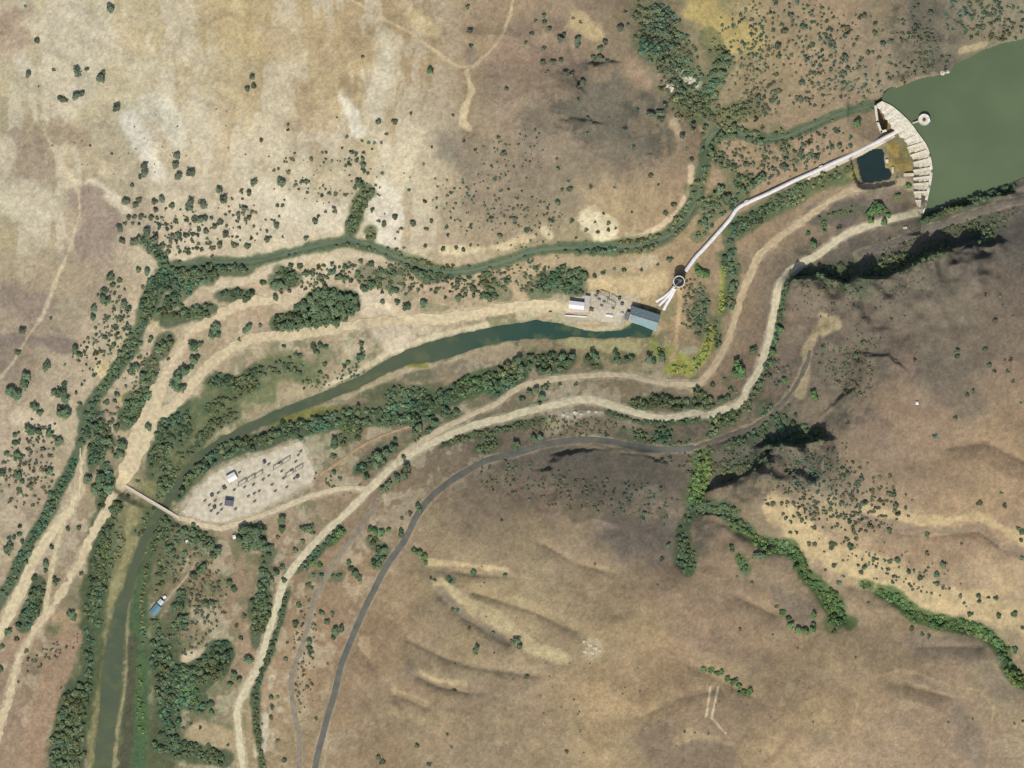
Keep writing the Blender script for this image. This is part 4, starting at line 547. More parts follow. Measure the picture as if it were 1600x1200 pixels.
shed('storehouse', 917, 472, 8, 20, 5, -.15, noisy('pale_grey_roof', (176,174,168), (192,190,184), .4), M['wall'], 'narrow pale grey flat building right beside the white roofed storehouse', 'building', gable=False)
shed('relay_hut', 952, 493, 11, 4, 3, -.1, M['white'], M['wall'], 'small white roofed hut on the yard left of the powerhouse', 'hut')
shed('relay_hut', 972, 490, 5, 4, 3, -.3, noisy('pale_lilac_roof', (188,184,194), (200,196,206), .4), M['wall'], 'tiny pale hut touching the left wall of the powerhouse', 'hut')
shed('storage_box', 924, 484, 7, 4.5, 3, -.2, M['brown'], M['brown'], 'brown storage box below the narrow grey building', 'container', gable=False, doors=False)
shed('control_house', 362, 746, 15, 12, 6, .5, M['white'], M['wall'], 'white roofed control house at the top of the substation yard', 'building')
shed('control_house', 358, 786, 14, 9, 8, -.1, noisy('dark_grey_roof', (96,98,108), (112,112,120), .4), M['dark'], 'dark grey roofed building in the lower left of the substation yard', 'building', gable=False)
shed('house', 243, 953, 17, 11, 4.5, math.radians(50), M['blue'], M['wall'], 'house with a bright blue roof on the east river bank', 'house')
shed('house_annex', 251, 941, 8, 8, 3.5, math.radians(50), M['pale_blue'], M['wall'], 'pale blue roofed annex above the blue roofed house', 'shed')
shed('garden_shed', 257, 933, 5, 4.5, 3, .4, M['white'], M['dark'], 'tiny dark walled shed at the end of the house drive', 'shed')
shed('hilltop_hut', 1433, 630, 4.5, 5, 3, 0, M['white'], M['white'], 'tiny lone white hut on the brown hill at right', 'hut')
shed('pump_hut', 366, 839, 5, 6, 3, .3, M['white'], M['wall'], 'tiny white hut at the left edge of the big round grove', 'hut')
shed('pump_hut', 292, 846, 4, 5, 3, .3, M['white'], M['wall'], 'tiny white hut among trees below the bridge road', 'hut')
# low wall along the storehouse yard
e = empty('retaining_wall', (*P(900, 494), float(hz(*P(900, 494)))), -.06, 'long low pale retaining wall between storehouse yard and river', 'wall')
MB().box((0, 0, .6), (34, 1.6, 3)).build('wall_body', M['conc'], e); MB().box((0, 0, 2.25), (34.6, 2.2, .3)).build('coping', M['white'], e)
# bridge over the river
b0 = np.array(P(196, 760)); b1 = np.array(P(280, 810)); d = b1 - b0; L = np.linalg.norm(d); rz = math.atan2(d[1], d[0]); z0 = float(hz(*b0)); z1 = float(hz(*b1)); zb = max(z0, z1) + .15; print('bridge', z0, z1)
br = empty('river_bridge', (*(b0 + b1) / 2, zb), rz, 'long narrow pale bridge crossing the river left of the substation', 'bridge')
MB().box((0, 0, -.1), (L + 3, 4.6, .8)).build('deck', M['timber'], br)
for s in (-1, 1):
    q = MB(); q.box((0, s * 2.4, 1.35), (L, .25, .2)); [q.box((x, s * 2.4, .8), (.2, .2, 1.1)) for x in np.arange(-L / 2 + 1, L / 2, 3)]; q.build('railing', M['white'], br)
    MB().box((0, s * 1.8, -1.2), (L, .5, 1.5)).build('girder', M['dark'], br)
for x in (-L * .3, -L * .05, L * .2): MB().box((x, 0, -zb / 2 - 1.5), (1.8, 4.2, zb)).build('bridge_pier', M['conc2'], br)
for x in (-L / 2 - 1, L / 2 + 1): MB().box((x, 0, -3.6), (5, 6.4, 6.2)).build('abutment', M['conc2'], br)
# substation yard with gantries and transformers
yard = [(470,687),(480,708),(493,735),(486,757),(440,780),(403,800),(345,818),(318,814),(290,806),(285,799),(303,765),(325,744),(353,729),(385,716),(417,708),(445,697)]
def draped(name, poly, off, m, label, cat):
    pw = [P(*p) for p in poly]; a = np.array(pw); x0, y0 = a.min(0); x1, y1 = a.max(0); gx = np.arange(x0 - 2, x1 + 2, 2.0); gy = np.arange(y0 - 2, y1 + 2, 2.0); GX, GY = np.meshgrid(gx, gy)
    sd = poly_sd(pw, GX, GY) + 1.6 * fbm(GX, GY, 9, 501, 3); keep = sd < 0; n = len(gx); V = np.c_[GX.ravel(), GY.ravel(), hz(GX.ravel(), GY.ravel()) + off]; Fq = []
    for j in range(len(gy) - 1):
        for i in range(n - 1):
            if keep[j, i] and keep[j, i + 1] and keep[j + 1, i] and keep[j + 1, i + 1]: Fq.append((j * n + i, j * n + i + 1, (j + 1) * n + i + 1, (j + 1) * n + i))
    Fq = np.array(Fq); u, inv = np.unique(Fq, return_inverse=True); return tag(mesh(name, V[u], inv.reshape(-1, 4), m, smooth_=True), label, cat, kind='structure')
draped('substation_yard', yard, .3, M['gravel'], 'pale gravel yard of the substation beside the river', 'yard')
draped('switchyard', [(925,452),(980,468),(988,480),(976,492),(970,505),(940,503),(914,494),(924,482),(922,462)], .3, noisy('switchyard_gravel', (172,164,144), (202,194,172), .3, 1, 0, detail=9), 'gravel switchyard between storehouse and powerhouse', 'yard')
draped('storehouse_yard', [(884,468),(922,458),(922,490),(885,490)], .3, noisy('yard_concrete', (190,178,160), (206,194,176), .2, 1, 0), 'pale yard under the white roofed storehouse', 'yard')
def gantry(proto=None):
    e = empty('gantry', (0, 0, 0)); 
    for s in (-1, 1): q = MB(); q.box((s * 7, -.5, 4.5), (.5, .5, 10)); q.box((s * 7, .9, 4.5), (.5, .5, 10)); q.build('column', M['grey'], e)
    q = MB(); q.box((0, -.5, 9.4), (15, .5, .5)); q.box((0, .9, 9.4), (15, .5, .5)); [q.box((x, .2, 9.4), (.3, 1.6, .3), .5) for x in range(-6, 7, 2)]; q.build('beam', M['grey'], e)
    [MB().cyl((x, .2), .45, 7.2, 9.1, 8).build('insulator', M['ceramic'], e) for x in (-4.5, 0, 4.5)]; return e
def transformer():
    e = empty('transformer', (0, 0, 0)); MB().box((0, 0, 1.9), (5, 3, 3.8)).build('tank', M['dark'], e)
    for s in (-1, 1): q = MB(); [q.box((x, s * 2.1, 1.8), (.35, 1.1, 2.8)) for x in np.arange(-2, 2.1, .7)]; q.build('radiator', M['grey'], e)
    [MB().cyl((x, 0), .3, 3.8, 5.6, 8, .15).build('bushing', M['ceramic'], e) for x in (-1.5, 0, 1.5)]; q = MB(); q.tube([(-2, .9, 4.6), (2, .9, 4.6)], .5, 8); q.build('conservator', M['grey'], e); return e
def breaker():
    e = empty('circuit_breaker', (0, 0, 0)); q = MB(); [q.box((x, 0, 1.2), (.4, 1, 2.4)) for x in (-2, 0, 2)]; q.box((0, 0, 2.5), (5.4, 1.4, .5)); q.build('frame', M['grey'], e)
    [MB().cyl((x, 0), .35, 2.75, 5, 8, .2).build('insulator', M['ceramic'], e) for x in (-2, 0, 2)]; MB().box((0, -1.1, 1.6), (1.4, .7, 1.6)).build('control_box', M['dark'], e); return e
def copy_tree(o, parent=None):
    c = o.copy(); C.objects.link(c); c.parent = parent
    for ch in list(o.children):
        k = ch.copy(); C.objects.link(k); k.parent = c
    return c
ORD = 'first second third fourth fifth sixth seventh eighth ninth tenth eleventh twelfth thirteenth fourteenth fifteenth sixteenth seventeenth eighteenth nineteenth twentieth'.split()
ORD += ['twenty-' + w_ for w_ in ORD[:9]] + ['thirtieth'] + ['thirty-' + w_ for w_ in ORD[:9]] + ['fortieth'] + ['forty-' + w_ for w_ in ORD[:9]] + ['fiftieth']
def place(maker, spots, fmt, cat, group):
    proto = maker(); spots = sorted(spots)
    for i, (px, py, rz) in enumerate(spots):
        o = proto if i == 0 else copy_tree(proto); x, y = P(px, py); o.location = (x, y, float(hz(x, y)) + .2); o.rotation_euler = (0, 0, rz); tag(o, fmt % ORD[i], cat, group)
place(gantry, [(378,757,.55),(392,750,.55),(404,744,.55),(433,731,.55),(447,722,.55),(452,743,.55),(467,734,.55)], 'grey steel gantry in the substation yard, %s from the left of seven', 'gantry', 'gantries in the substation yard')
place(breaker, [(327,790,.55),(336,783,.55),(340,803,.55),(346,797,.55),(388,776,.5),(397,772,.5),(405,768,.5),(440,737,.5),(460,748,.5),(470,706,.5),(466,712,.5),(420,726,.5),(352,764,.5),(341,771,.5),(425,758,.5),(374,739,.5),(330,799,.5),(345,789,.5),(366,766,.5),(382,762,.5),(396,758,.5),(411,750,.5),(420,744,.5),(436,724,.5),(443,748,.5),(455,735,.5),(462,722,.5),(320,783,.5),(368,796,.5),(398,784,.5),(430,768,.5),(448,762,.5)], 'small grey circuit breaker in the substation yard, %s from the left', 'circuit breaker', 'circuit breakers in the substation yard')
place(transformer, [(350,762,.5),(335,793,.5),(413,722,1.9),(465,745,.5),(331,774,.5)], 'dark finned transformer in the substation yard, %s from the left of five', 'transformer', 'transformers in the substation yard')
place(gantry, [(945,462,-.35),(962,468,-.35),(955,476,-.35)], 'steel gantry in the switchyard by the powerhouse, %s from the left of three', 'gantry', 'gantries in the powerhouse switchyard')
place(transformer, [(934,458,-.3),(968,466,-.3),(972,475,-.3)], 'dark transformer in the switchyard by the powerhouse, %s from the left of three', 'transformer', 'transformers in the powerhouse switchyard')
place(breaker, [(936,468,-.3),(944,472,-.3),(950,466,-.3),(940,478,-.3),(958,482,-.3),(931,463,-.3)], 'small circuit breaker in the switchyard by the powerhouse, %s from the left', 'circuit breaker', 'circuit breakers in the powerhouse switchyard')
# vehicles
def car(px, py, rz, m, label, group=None):
    x, y = P(px, py); e = empty('parked_car', (x, y, float(hz(x, y)) + .55), rz, label, 'car'); q = MB(); q.box((0, 0, .75), (4.6, 1.85, .75)); q.V += [] ; q.build('body', m, e)
    q = MB(); q.V = [(-1.9, -.85, 1.1), (1.1, -.85, 1.1), (1.1, .85, 1.1), (-1.9, .85, 1.1), (-1.4, -.7, 1.65), (.5, -.7, 1.65), (.5, .7, 1.65), (-1.4, .7, 1.65)]; q.F = [[3, 2, 1, 0], [4, 5, 6, 7], [0, 1, 5, 4], [1, 2, 6, 5], [2, 3, 7, 6], [3, 0, 4, 7]]; q.build('cabin', M['glass'], e)
    for a in (-1.4, 1.4):
        for b in (-.85, .85): q = MB(); q.tube([(a, b - .12, .35), (a, b + .12, .35)], .35, 12); q.build('wheel', M['dark'], e)
car(860, 487, .05, M['brown'], 'dark brown car parked on the wide dirt road near the storehouse')
# ------------------------------------------------------------------ vegetation
leafm = {k: noisy('leaves_' + k, a, b, .35, 1.0, 0.05, c_lin=True, rnd=.22) for k, a, b in (
  ('dark', (.080, .118, .064), (.125, .172, .092)), ('olive', (.100, .134, .072), (.160, .200, .106)), ('bright', (.090, .150, .058), (.135, .215, .085)), ('yellow', (.24, .26, .07), (.42, .42, .11)), ('grey', (.092, .114, .074), (.142, .165, .102)))}
leafc = {k: noisy('thicket_' + k, a, b, .35, 1.0, 0.05, c_lin=True, attr=True) for k, a, b in (('dark', (.080, .118, .064), (.125, .172, .092)), ('olive', (.100, .134, .072), (.160, .200, .106)), ('bright', (.090, .150, .058), (.135, .215, .085)), ('yellow', (.24, .26, .07), (.42, .42, .11)), ('grey', (.092, .114, .074), (.142, .165, .102)))}
bark = noisy('bark', (.10, .075, .055), (.17, .13, .10), 1.5, 1, 0, c_lin=True)
def crown(n, seed, flat=.8, leaf=.17, lobes=8):
    r = np.random.default_rng(seed); L = np.c_[r.normal(0, .38, lobes), r.normal(0, .38, lobes), r.uniform(-.1, .4, lobes)]; L[:, :2] /= np.maximum(1, np.hypot(L[:, 0], L[:, 1]) / .58)[:, None]
    R = r.uniform(.34, .55, lobes); L[0] = (0, 0, .2); R[0] = .6
    k = r.integers(0, lobes, n); d = r.normal(0, 1, (n, 3)); d /= np.linalg.norm(d, axis=1)[:, None]; d[:, 2] = np.where(r.random(n) < .75, np.abs(d[:, 2]), d[:, 2])
    p = L[k] + d * (R[k] * r.uniform(.75, 1.08, n))[:, None]; p[:, 2] = p[:, 2] * flat
    nn = d + r.normal(0, .45, (n, 3)); nn /= np.linalg.norm(nn, axis=1)[:, None]; u = np.cross(nn, r.normal(0, 1, (n, 3))); u /= np.linalg.norm(u, axis=1)[:, None]; v = np.cross(nn, u)
    s = leaf * r.uniform(.7, 1.3, n)[:, None]; V = np.stack([p - u * s - v * s * .6, p + u * s - v * s * .8, p + u * s * .7 + v * s, p - u * s * .8 + v * s * .7], 1).reshape(-1, 3)
    return V, np.arange(4 * n).reshape(-1, 4)
CR = [crown(260, s) for s in range(6)]; CRs = [crown(60, 20 + s, .75, .3, 4) for s in range(5)]; CRt = [crown(110, 40 + s, .75, .27, 6) for s in range(6)]
# listed trees: photo px, py, radius (all divided by 3 from 3x enlargements); origin then triples; trailing letter = tone
TL = {
(0,0,'grey'):"517 42 22;174 190 16;133 350 17;252 327 9;362 340 20;407 327 13;473 362 24;485 342 14;280 463 16;303 468 16;355 450 21;383 438 16;545 510 19;118 32 8;832 727 20;825 773 21;836 828 20;893 812 21;676 778 18;678 812 20;655 828 12;620 868 13;590 945 22;638 960 17;650 937 14;757 933 18;722 948 18;730 985 15;806 962 15;892 945 18;888 972 17;950 960 21;1025 893 20;1050 940 22;1130 898 12;1167 905 14;1190 857 18;1140 978 18;1118 1005 13;1168 1018 13;560 1070 17;585 1050 11;572 1130 18;628 1138 20;745 1052 10;780 1054 11;826 1035 12;875 1037 12;910 1030 16;940 1030 18;965 1022 16;990 1020 11;1030 1045 15;1005 1063 16;935 1080 11;967 1083 16;810 1108 13;835 1105 16;875 1103 15;1060 1100 18;1100 1150 13;1030 1150 16;1005 1165 11;883 1190 13;945 1170 9;653 1052 9;620 1050 9;1162 1155 15;1180 360 15;1160 418 15;1190 405 14;423 682 6;523 720 6;600 1020 14;630 1018 14;660 1018 14;708 1022 15;735 1022 11;690 1090 18;720 1130 20;755 1160 18;680 1115 14;700 1165 16;785 1185 14;650 1110 10;180 405 5;1110 1110 8;1190 1060 9;990 1160 9",
(400,0,'grey'):"1173 418 13;575 570 14;648 572 15;725 533 8;612 630 9;528 668 9;557 672 9;587 668 8;427 640 10;25 655 12;172 747 11;257 747 11;150 610 8;152 585 8;118 857 24;150 805 12;105 790 9;85 800 8;215 850 12;240 850 13;183 868 11;240 905 9;310 715 8;330 715 8;402 695 8;447 715 12;470 750 11;435 770 12;418 778 8;470 722 11;505 718 9;310 915 11;560 870 8;592 812 8;345 905 11;375 910 12;420 915 11;98 1063 17;48 1125 16;275 1035 15;290 1015 9;327 995 8;370 995 12;365 975 9;543 985 11;235 1115 13;600 1048 13;575 1035 9;652 1018 16;735 1045 15;820 1035 11;798 1075 11;895 1065 11;1098 1022 12;1145 1103 14;1010 1052 9;898 1103 9;793 1155 12;875 1165 15;940 1160 11;970 1170 11;1005 1148 8;1120 840 10;1103 780 9;1160 720 16;1138 645 10;1030 703 9;975 663 8;925 540 8;718 893 9;990 33 12;1005 145 13;1010 215 12;695 1163 9;620 1165 11;655 1170 11;680 1070 9;665 1090 8;652 1120 7;915 905 10;785 770 7;825 690 7;790 945 10;1070 965 8;990 908 8;848 973 8;498 660 7;545 700 7;380 550 6;500 265 8",
(400,0,'bright'):"815 328 18",
(400,0,'olive'):"500 745 15;502 775 18;505 797 12;522 812 8;480 858 22;497 870 19;465 880 14;545 893 15",
(800,0,'grey'):"147 75 12;110 95 8;152 107 13;175 135 13;92 160 11;62 200 9;148 228 13;222 180 20;242 168 14;308 185 18;308 212 15;287 85 8;320 107 9;435 195 15;413 225 13;510 130 18;415 275 18;445 285 12;380 268 13;145 293 13;190 293 14;228 285 13;165 345 11;250 345 15;280 350 12;330 390 20;305 412 11;312 465 11;355 552 13;590 515 9;650 540 20;693 530 18;697 560 16;528 605 12;570 690 11;350 625 12;650 824 13;215 790 9;265 850 9;272 885 16;232 890 9;370 875 11;215 950 14;12 1025 13;68 1080 16;8 980 9;180 1035 12;283 1037 12;350 1080 11;390 1043 7;450 1045 11;400 1088 11;452 1080 11;487 1070 7;562 993 8;760 958 13;718 998 13;798 640 17;820 697 10;840 750 13;845 580 12;845 610 11;480 880 8;455 555 7;1155 455 18;1100 492 11;938 550 17;1100 370 9;1175 600 12;1130 375 10;430 1000 7;685 865 7;650 725 8",
(800,0,'olive'):"1000 265 22;985 300 24;980 340 22;1040 600 22;1035 635 22;985 640 24;935 715 20;900 790 13;1165 840 26;1130 870 22;1080 890 20;975 900 26;1000 930 24;955 910 18;1095 770 15;1130 770 15;1110 655 18;1160 665 20;1040 793 13;985 745 12",
(1200,0,'grey'):"138 15 11;255 38 12;108 72 15;277 98 11;160 125 14;78 145 15;25 140 11;450 72 13;500 112 12;500 153 13;300 145 9;375 130 12;375 155 11;580 160 8;604 158 8;632 160 9;243 180 9;150 180 7;297 177 7;577 195 13;537 208 16;403 213 10;50 218 18;50 265 16;187 278 12;472 247 14;362 263 15;310 230 11;520 268 11;567 265 9;430 285 10;372 320 14;455 318 9;418 325 7;568 293 7;210 310 11;240 310 11;215 345 13;240 345 11;360 345 11;458 353 9;205 393 9;237 393 10;157 390 16;352 390 12;458 400 12;350 422 9;393 423 9;40 350 13;17 475 15;147 470 16;182 465 13;258 450 9;517 385 12;205 215 13;255 498 8;388 645 11;188 668 12;335 685 16;298 690 15;148 725 13;230 740 17;78 785 18;20 790 12;485 510 8;388 682 11;320 615 13;262 637 12;230 692 10;740 250 12;760 60 14",
(1200,0,'bright'):"415 577 23;490 990 24;525 975 22;545 1040 20;480 1030 19;505 955 14;262 1055 16;187 1095 15;213 1145 20;240 1018 11;335 1070 12;660 870 15;603 922 15;137 872 13;560 1010 14;265 1085 13",
(0,400,'dark'):"105 350 17;85 453 14;237 290 8;352 440 20;370 458 16;218 518 22;512 105 22;560 115 16;530 135 15;490 165 17;482 203 22;502 215 18;435 250 17;435 290 17;578 226 20;605 245 13;568 298 13;545 343 14;492 382 12;530 422 13;650 65 16;690 75 17;122 565 26;110 600 28;70 650 28;45 628 22;250 640 17;285 648 27;300 605 15;300 675 24;160 708 20;188 733 16;285 740 30;275 715 18;322 738 22;150 825 24;130 805 17;178 825 18;225 840 21;275 875 22;70 840 14;70 875 14;30 925 15;80 930 18;97 942 16;230 1010 21;8 1020 20;88 1025 20;103 1058 15;93 1103 13;235 940 11;618 538 22;640 520 17;665 510 11;655 478 12;710 382 13;703 402 11;695 803 19;450 805 22;497 688 14;520 745 11;548 800 16;505 868 22;575 885 26;565 925 22;540 942 17;550 650 14;375 690 11;415 1050 26;470 1045 28;500 1090 28;440 1100 24;465 1075 24;1165 335 19;1148 352 15;1120 393 9;1010 340 24;990 370 22;1020 370 20;905 425 24;940 410 15;905 490 20;925 470 16;860 540 26;830 575 28;820 610 26;850 620 22;895 520 16;480 935 16;455 870 12;355 640 9;420 835 10;190 1000 10;200 905 12;500 1010 12;600 1125 12;560 1190 20;525 1185 16;235 1120 16;650 1055 12;700 200 12;850 235 14;670 145 10",
(400,400,'dark'):"270 425 16;300 420 17;325 425 16;285 452 15;205 470 16;188 458 12;325 510 14;300 545 13;490 478 22;430 500 14;415 515 12;495 412 15;495 435 12;90 195 17;120 175 9;790 222 22;705 242 20;660 215 14;950 195 17;1015 155 18;1090 195 22;1062 190 17;1120 190 18;1080 85 17;635 165 18;662 165 17;595 215 13;540 145 24;505 155 22;565 130 16;480 80 15;490 25 15;540 40 17;630 50 15;580 75 20;395 103 18;420 103 15;375 100 12;420 50 14;450 48 12;240 80 16;265 82 14;165 95 22;180 115 16;120 65 13;115 128 20;85 135 20;35 125 15;165 45 14;205 45 13;710 58 18;765 85 24;805 105 20;745 70 18;730 105 12;1175 125 18;1000 105 10;940 140 12;350 70 12;475 855 15;365 865 18;365 895 17;365 940 13;575 940 24;560 980 20;615 925 22;645 900 20;650 865 14;690 945 13;515 1040 17;705 1000 22;690 1030 24;660 1045 18;620 1075 20;595 1095 17;830 780 20;765 800 22;745 830 20;735 785 16;365 1015 14;755 1175 16;770 1195 14;20 323 12;130 425 10;600 965 16",
(800,400,'dark'):"110 60 16;525 65 11;480 60 9;430 80 12;605 65 9;685 40 8;740 15 14;905 225 16;880 330 15;1035 130 18;1030 155 18;1130 445 17;940 605 15;980 680 18;1010 665 15;485 460 16;490 490 16;375 460 18;395 480 18;235 475 20;280 470 20;265 500 22;215 495 16;640 485 20;665 495 16;700 475 20;85 475 16;130 540 24;165 545 20;150 510 16;80 520 18;30 490 20;45 530 20;225 600 9;300 605 10;170 600 9;115 625 18;150 620 16;80 640 18;140 660 18;50 670 14;240 60 18;270 85 22;305 70 18;340 90 20;290 115 20;385 95 12;130 155 20;175 140 17;260 140 18;260 170 15;90 165 13;640 165 0;100 850 20;130 845 18;20 880 20;15 900 14;410 830 9;700 960 14;740 950 9;695 1085 8;840 340 12;800 320 9",
(800,400,'bright'):"880 75 22;905 85 20;870 55 16;1055 505 20;1070 535 22;1050 555 20;1080 560 16;980 30 0;660 670 0",
(1200,400,'grey'):"260 155 8;1020 180 8;1090 185 9;1065 305 13;1100 235 7;410 465 13;600 490 7;690 490 10;888 445 14;888 470 13;1015 440 13;1040 515 13;1062 540 9;1138 490 9;1110 490 7;1122 545 9;1150 590 9;960 632 9;935 655 12;877 762 13;780 850 12;430 648 10;375 785 9;127 748 11;72 748 8;330 590 12;345 995 12;352 1040 15;440 1045 14;420 1070 15;525 1040 11;575 1035 12;123 1053 13;233 1110 11;293 1095 9;440 1162 13;528 1150 12;565 1115 13;590 1120 13;600 1170 16;165 1138 12;118 1160 13;90 1155 13;228 1157 11;282 1140 9;990 1160 14;1108 1173 12;1093 1113 8;465 972 7;137 968 9;345 1160 13;20 1160 13;400 1130 11;375 1020 13;30 1050 10;400 970 9;390 1120 9;505 247 8;640 282 7;450 405 14;260 430 12;580 295 9;1150 285 7;380 1075 10;1185 690 7;700 690 0",
(1200,400,'bright'):"215 650 19;222 668 17;75 580 13;358 515 11;100 705 9;60 345 18;40 400 14;20 450 17;10 500 14;5 560 12",
(0,800,'dark'):"40 175 24;90 108 15;68 120 13;90 68 12;102 140 12;45 122 12;315 80 12;370 75 14;240 165 12;213 245 18;213 275 13;260 335 18;90 225 16;378 290 12;330 480 18;345 495 17;253 305 9;125 655 12;130 690 9;78 595 12;38 565 18;10 630 13;5 740 18;87 798 6;285 825 6;870 195 14;790 170 17;812 185 14;985 160 22;1015 180 22;1000 205 20;955 255 20;935 280 24;905 300 20;840 505 20;870 505 20;860 530 20;820 535 16;965 430 16;990 430 17;860 375 15;1075 335 18;1095 360 16;1165 695 20;1095 775 20;1120 790 18;1080 805 16;985 905 20;990 940 17;940 1012 9;893 994 8;857 1013 9;1070 1092 8;1185 545 14;1110 535 11;1145 490 14;1130 590 12;790 585 12;715 620 18;740 615 14;1140 85 28;1185 90 30;1160 130 30;1120 130 20;1150 170 24;1190 160 24;860 90 20;905 95 18;780 60 15;830 70 12;920 130 16;1020 330 10;1000 360 12;905 60 14;740 590 10;750 700 8;50 470 0",
(400,800,'dark'):"15 90 28;30 140 26;40 170 20;0 120 26;250 80 20;225 75 14;265 95 14;120 40 22;115 80 20;105 120 12;245 343 13;262 355 8;435 235 14;465 290 20;445 270 16;480 310 16;335 515 14;310 475 13;360 480 12;370 560 20;400 550 17;360 590 14;185 528 15;202 440 13;250 610 15;250 640 16;255 665 12;145 615 9;140 690 12;178 640 7;240 820 9;70 870 14;103 868 9;77 915 12;68 965 12;30 995 7;103 1077 12;280 968 9;132 1163 12;335 712 6;1020 280 16;1168 293 13;925 457 10;945 457 10;1110 568 11;1000 550 8;1032 650 18;1197 605 11;755 1097 13;915 1105 9;898 1043 8;575 1150 13;592 1175 13;813 1185 12;1153 42 9;680 105 15;680 88 13;600 180 17;575 235 18;555 258 17;600 215 13;820 308 9;838 318 8;930 835 10;210 75 9;185 180 14;220 140 12;90 290 20;120 260 16;130 320 14;75 320 14;15 395 12;40 370 10;685 30 9;725 10 12",
(400,800,'bright'):"740 180 16;765 195 18;788 215 17;798 240 13;535 80 16;560 95 18;590 100 16;620 85 15;390 100 20;370 130 18;265 240 18;300 250 14;230 265 12",
(800,800,'dark'):"20 605 18;35 630 16;68 770 11;255 1122 12;1067 550 9;387 245 8;290 880 5;148 945 4;683 340 5;730 155 14;703 225 11;1030 165 15;1032 180 13;1150 205 20;1178 215 18;1095 270 13;1070 230 14;1125 328 9;1055 305 7;810 1030 6;860 1035 5;920 1040 6;175 770 5;335 1130 5;610 30 13;620 10 12;715 60 6;600 840 5",
(800,800,'bright'):"900 738 15;930 745 16;960 757 15;985 752 16;1010 780 15;1040 798 17;1065 815 17;1085 840 16;1105 850 17;1120 835 14;1060 850 10",
(1200,800,'dark'):"215 72 12;160 38 13;108 45 9;190 148 13;220 150 12;298 150 15;298 172 13;368 128 13;408 105 12;412 128 13;385 160 17;570 90 14;610 10 13;745 100 14;742 190 10;493 222 13;575 235 13;605 225 14;450 258 15;438 282 12;270 273 8;310 255 13;353 300 9;330 335 13;657 282 14;712 310 15;820 250 18;793 278 7;793 337 14;818 355 9;900 393 11;985 395 14;987 420 12;1033 400 8;1068 407 13;948 478 14;1080 485 14;1155 478 16;1195 545 10;1158 648 16;1085 680 16;1170 80 11;1190 95 16;1188 215 11;310 568 11;23 575 5;410 682 6;42 443 11;720 575 10;755 585 11;675 550 12;1153 992 7;1195 982 7;470 430 8;490 75 8;905 150 7;845 985 6;960 970 6;140 640 4;1185 130 12;105 95 9;135 95 9",
(1200,800,'bright'):"65 475 17;95 505 17;110 530 20;140 555 20;175 560 20;205 555 20;215 530 16;215 480 14",
}
TREES = []
for (ox, oy, tone), s_ in TL.items():
    for tr in s_.split(';'):
        a, b, r_ = (float(q) for q in tr.split())
        if r_ > 0: TREES.append((ox + a / 3, oy + b / 3, max(1.6, r_ / 3 * 1.06), tone))
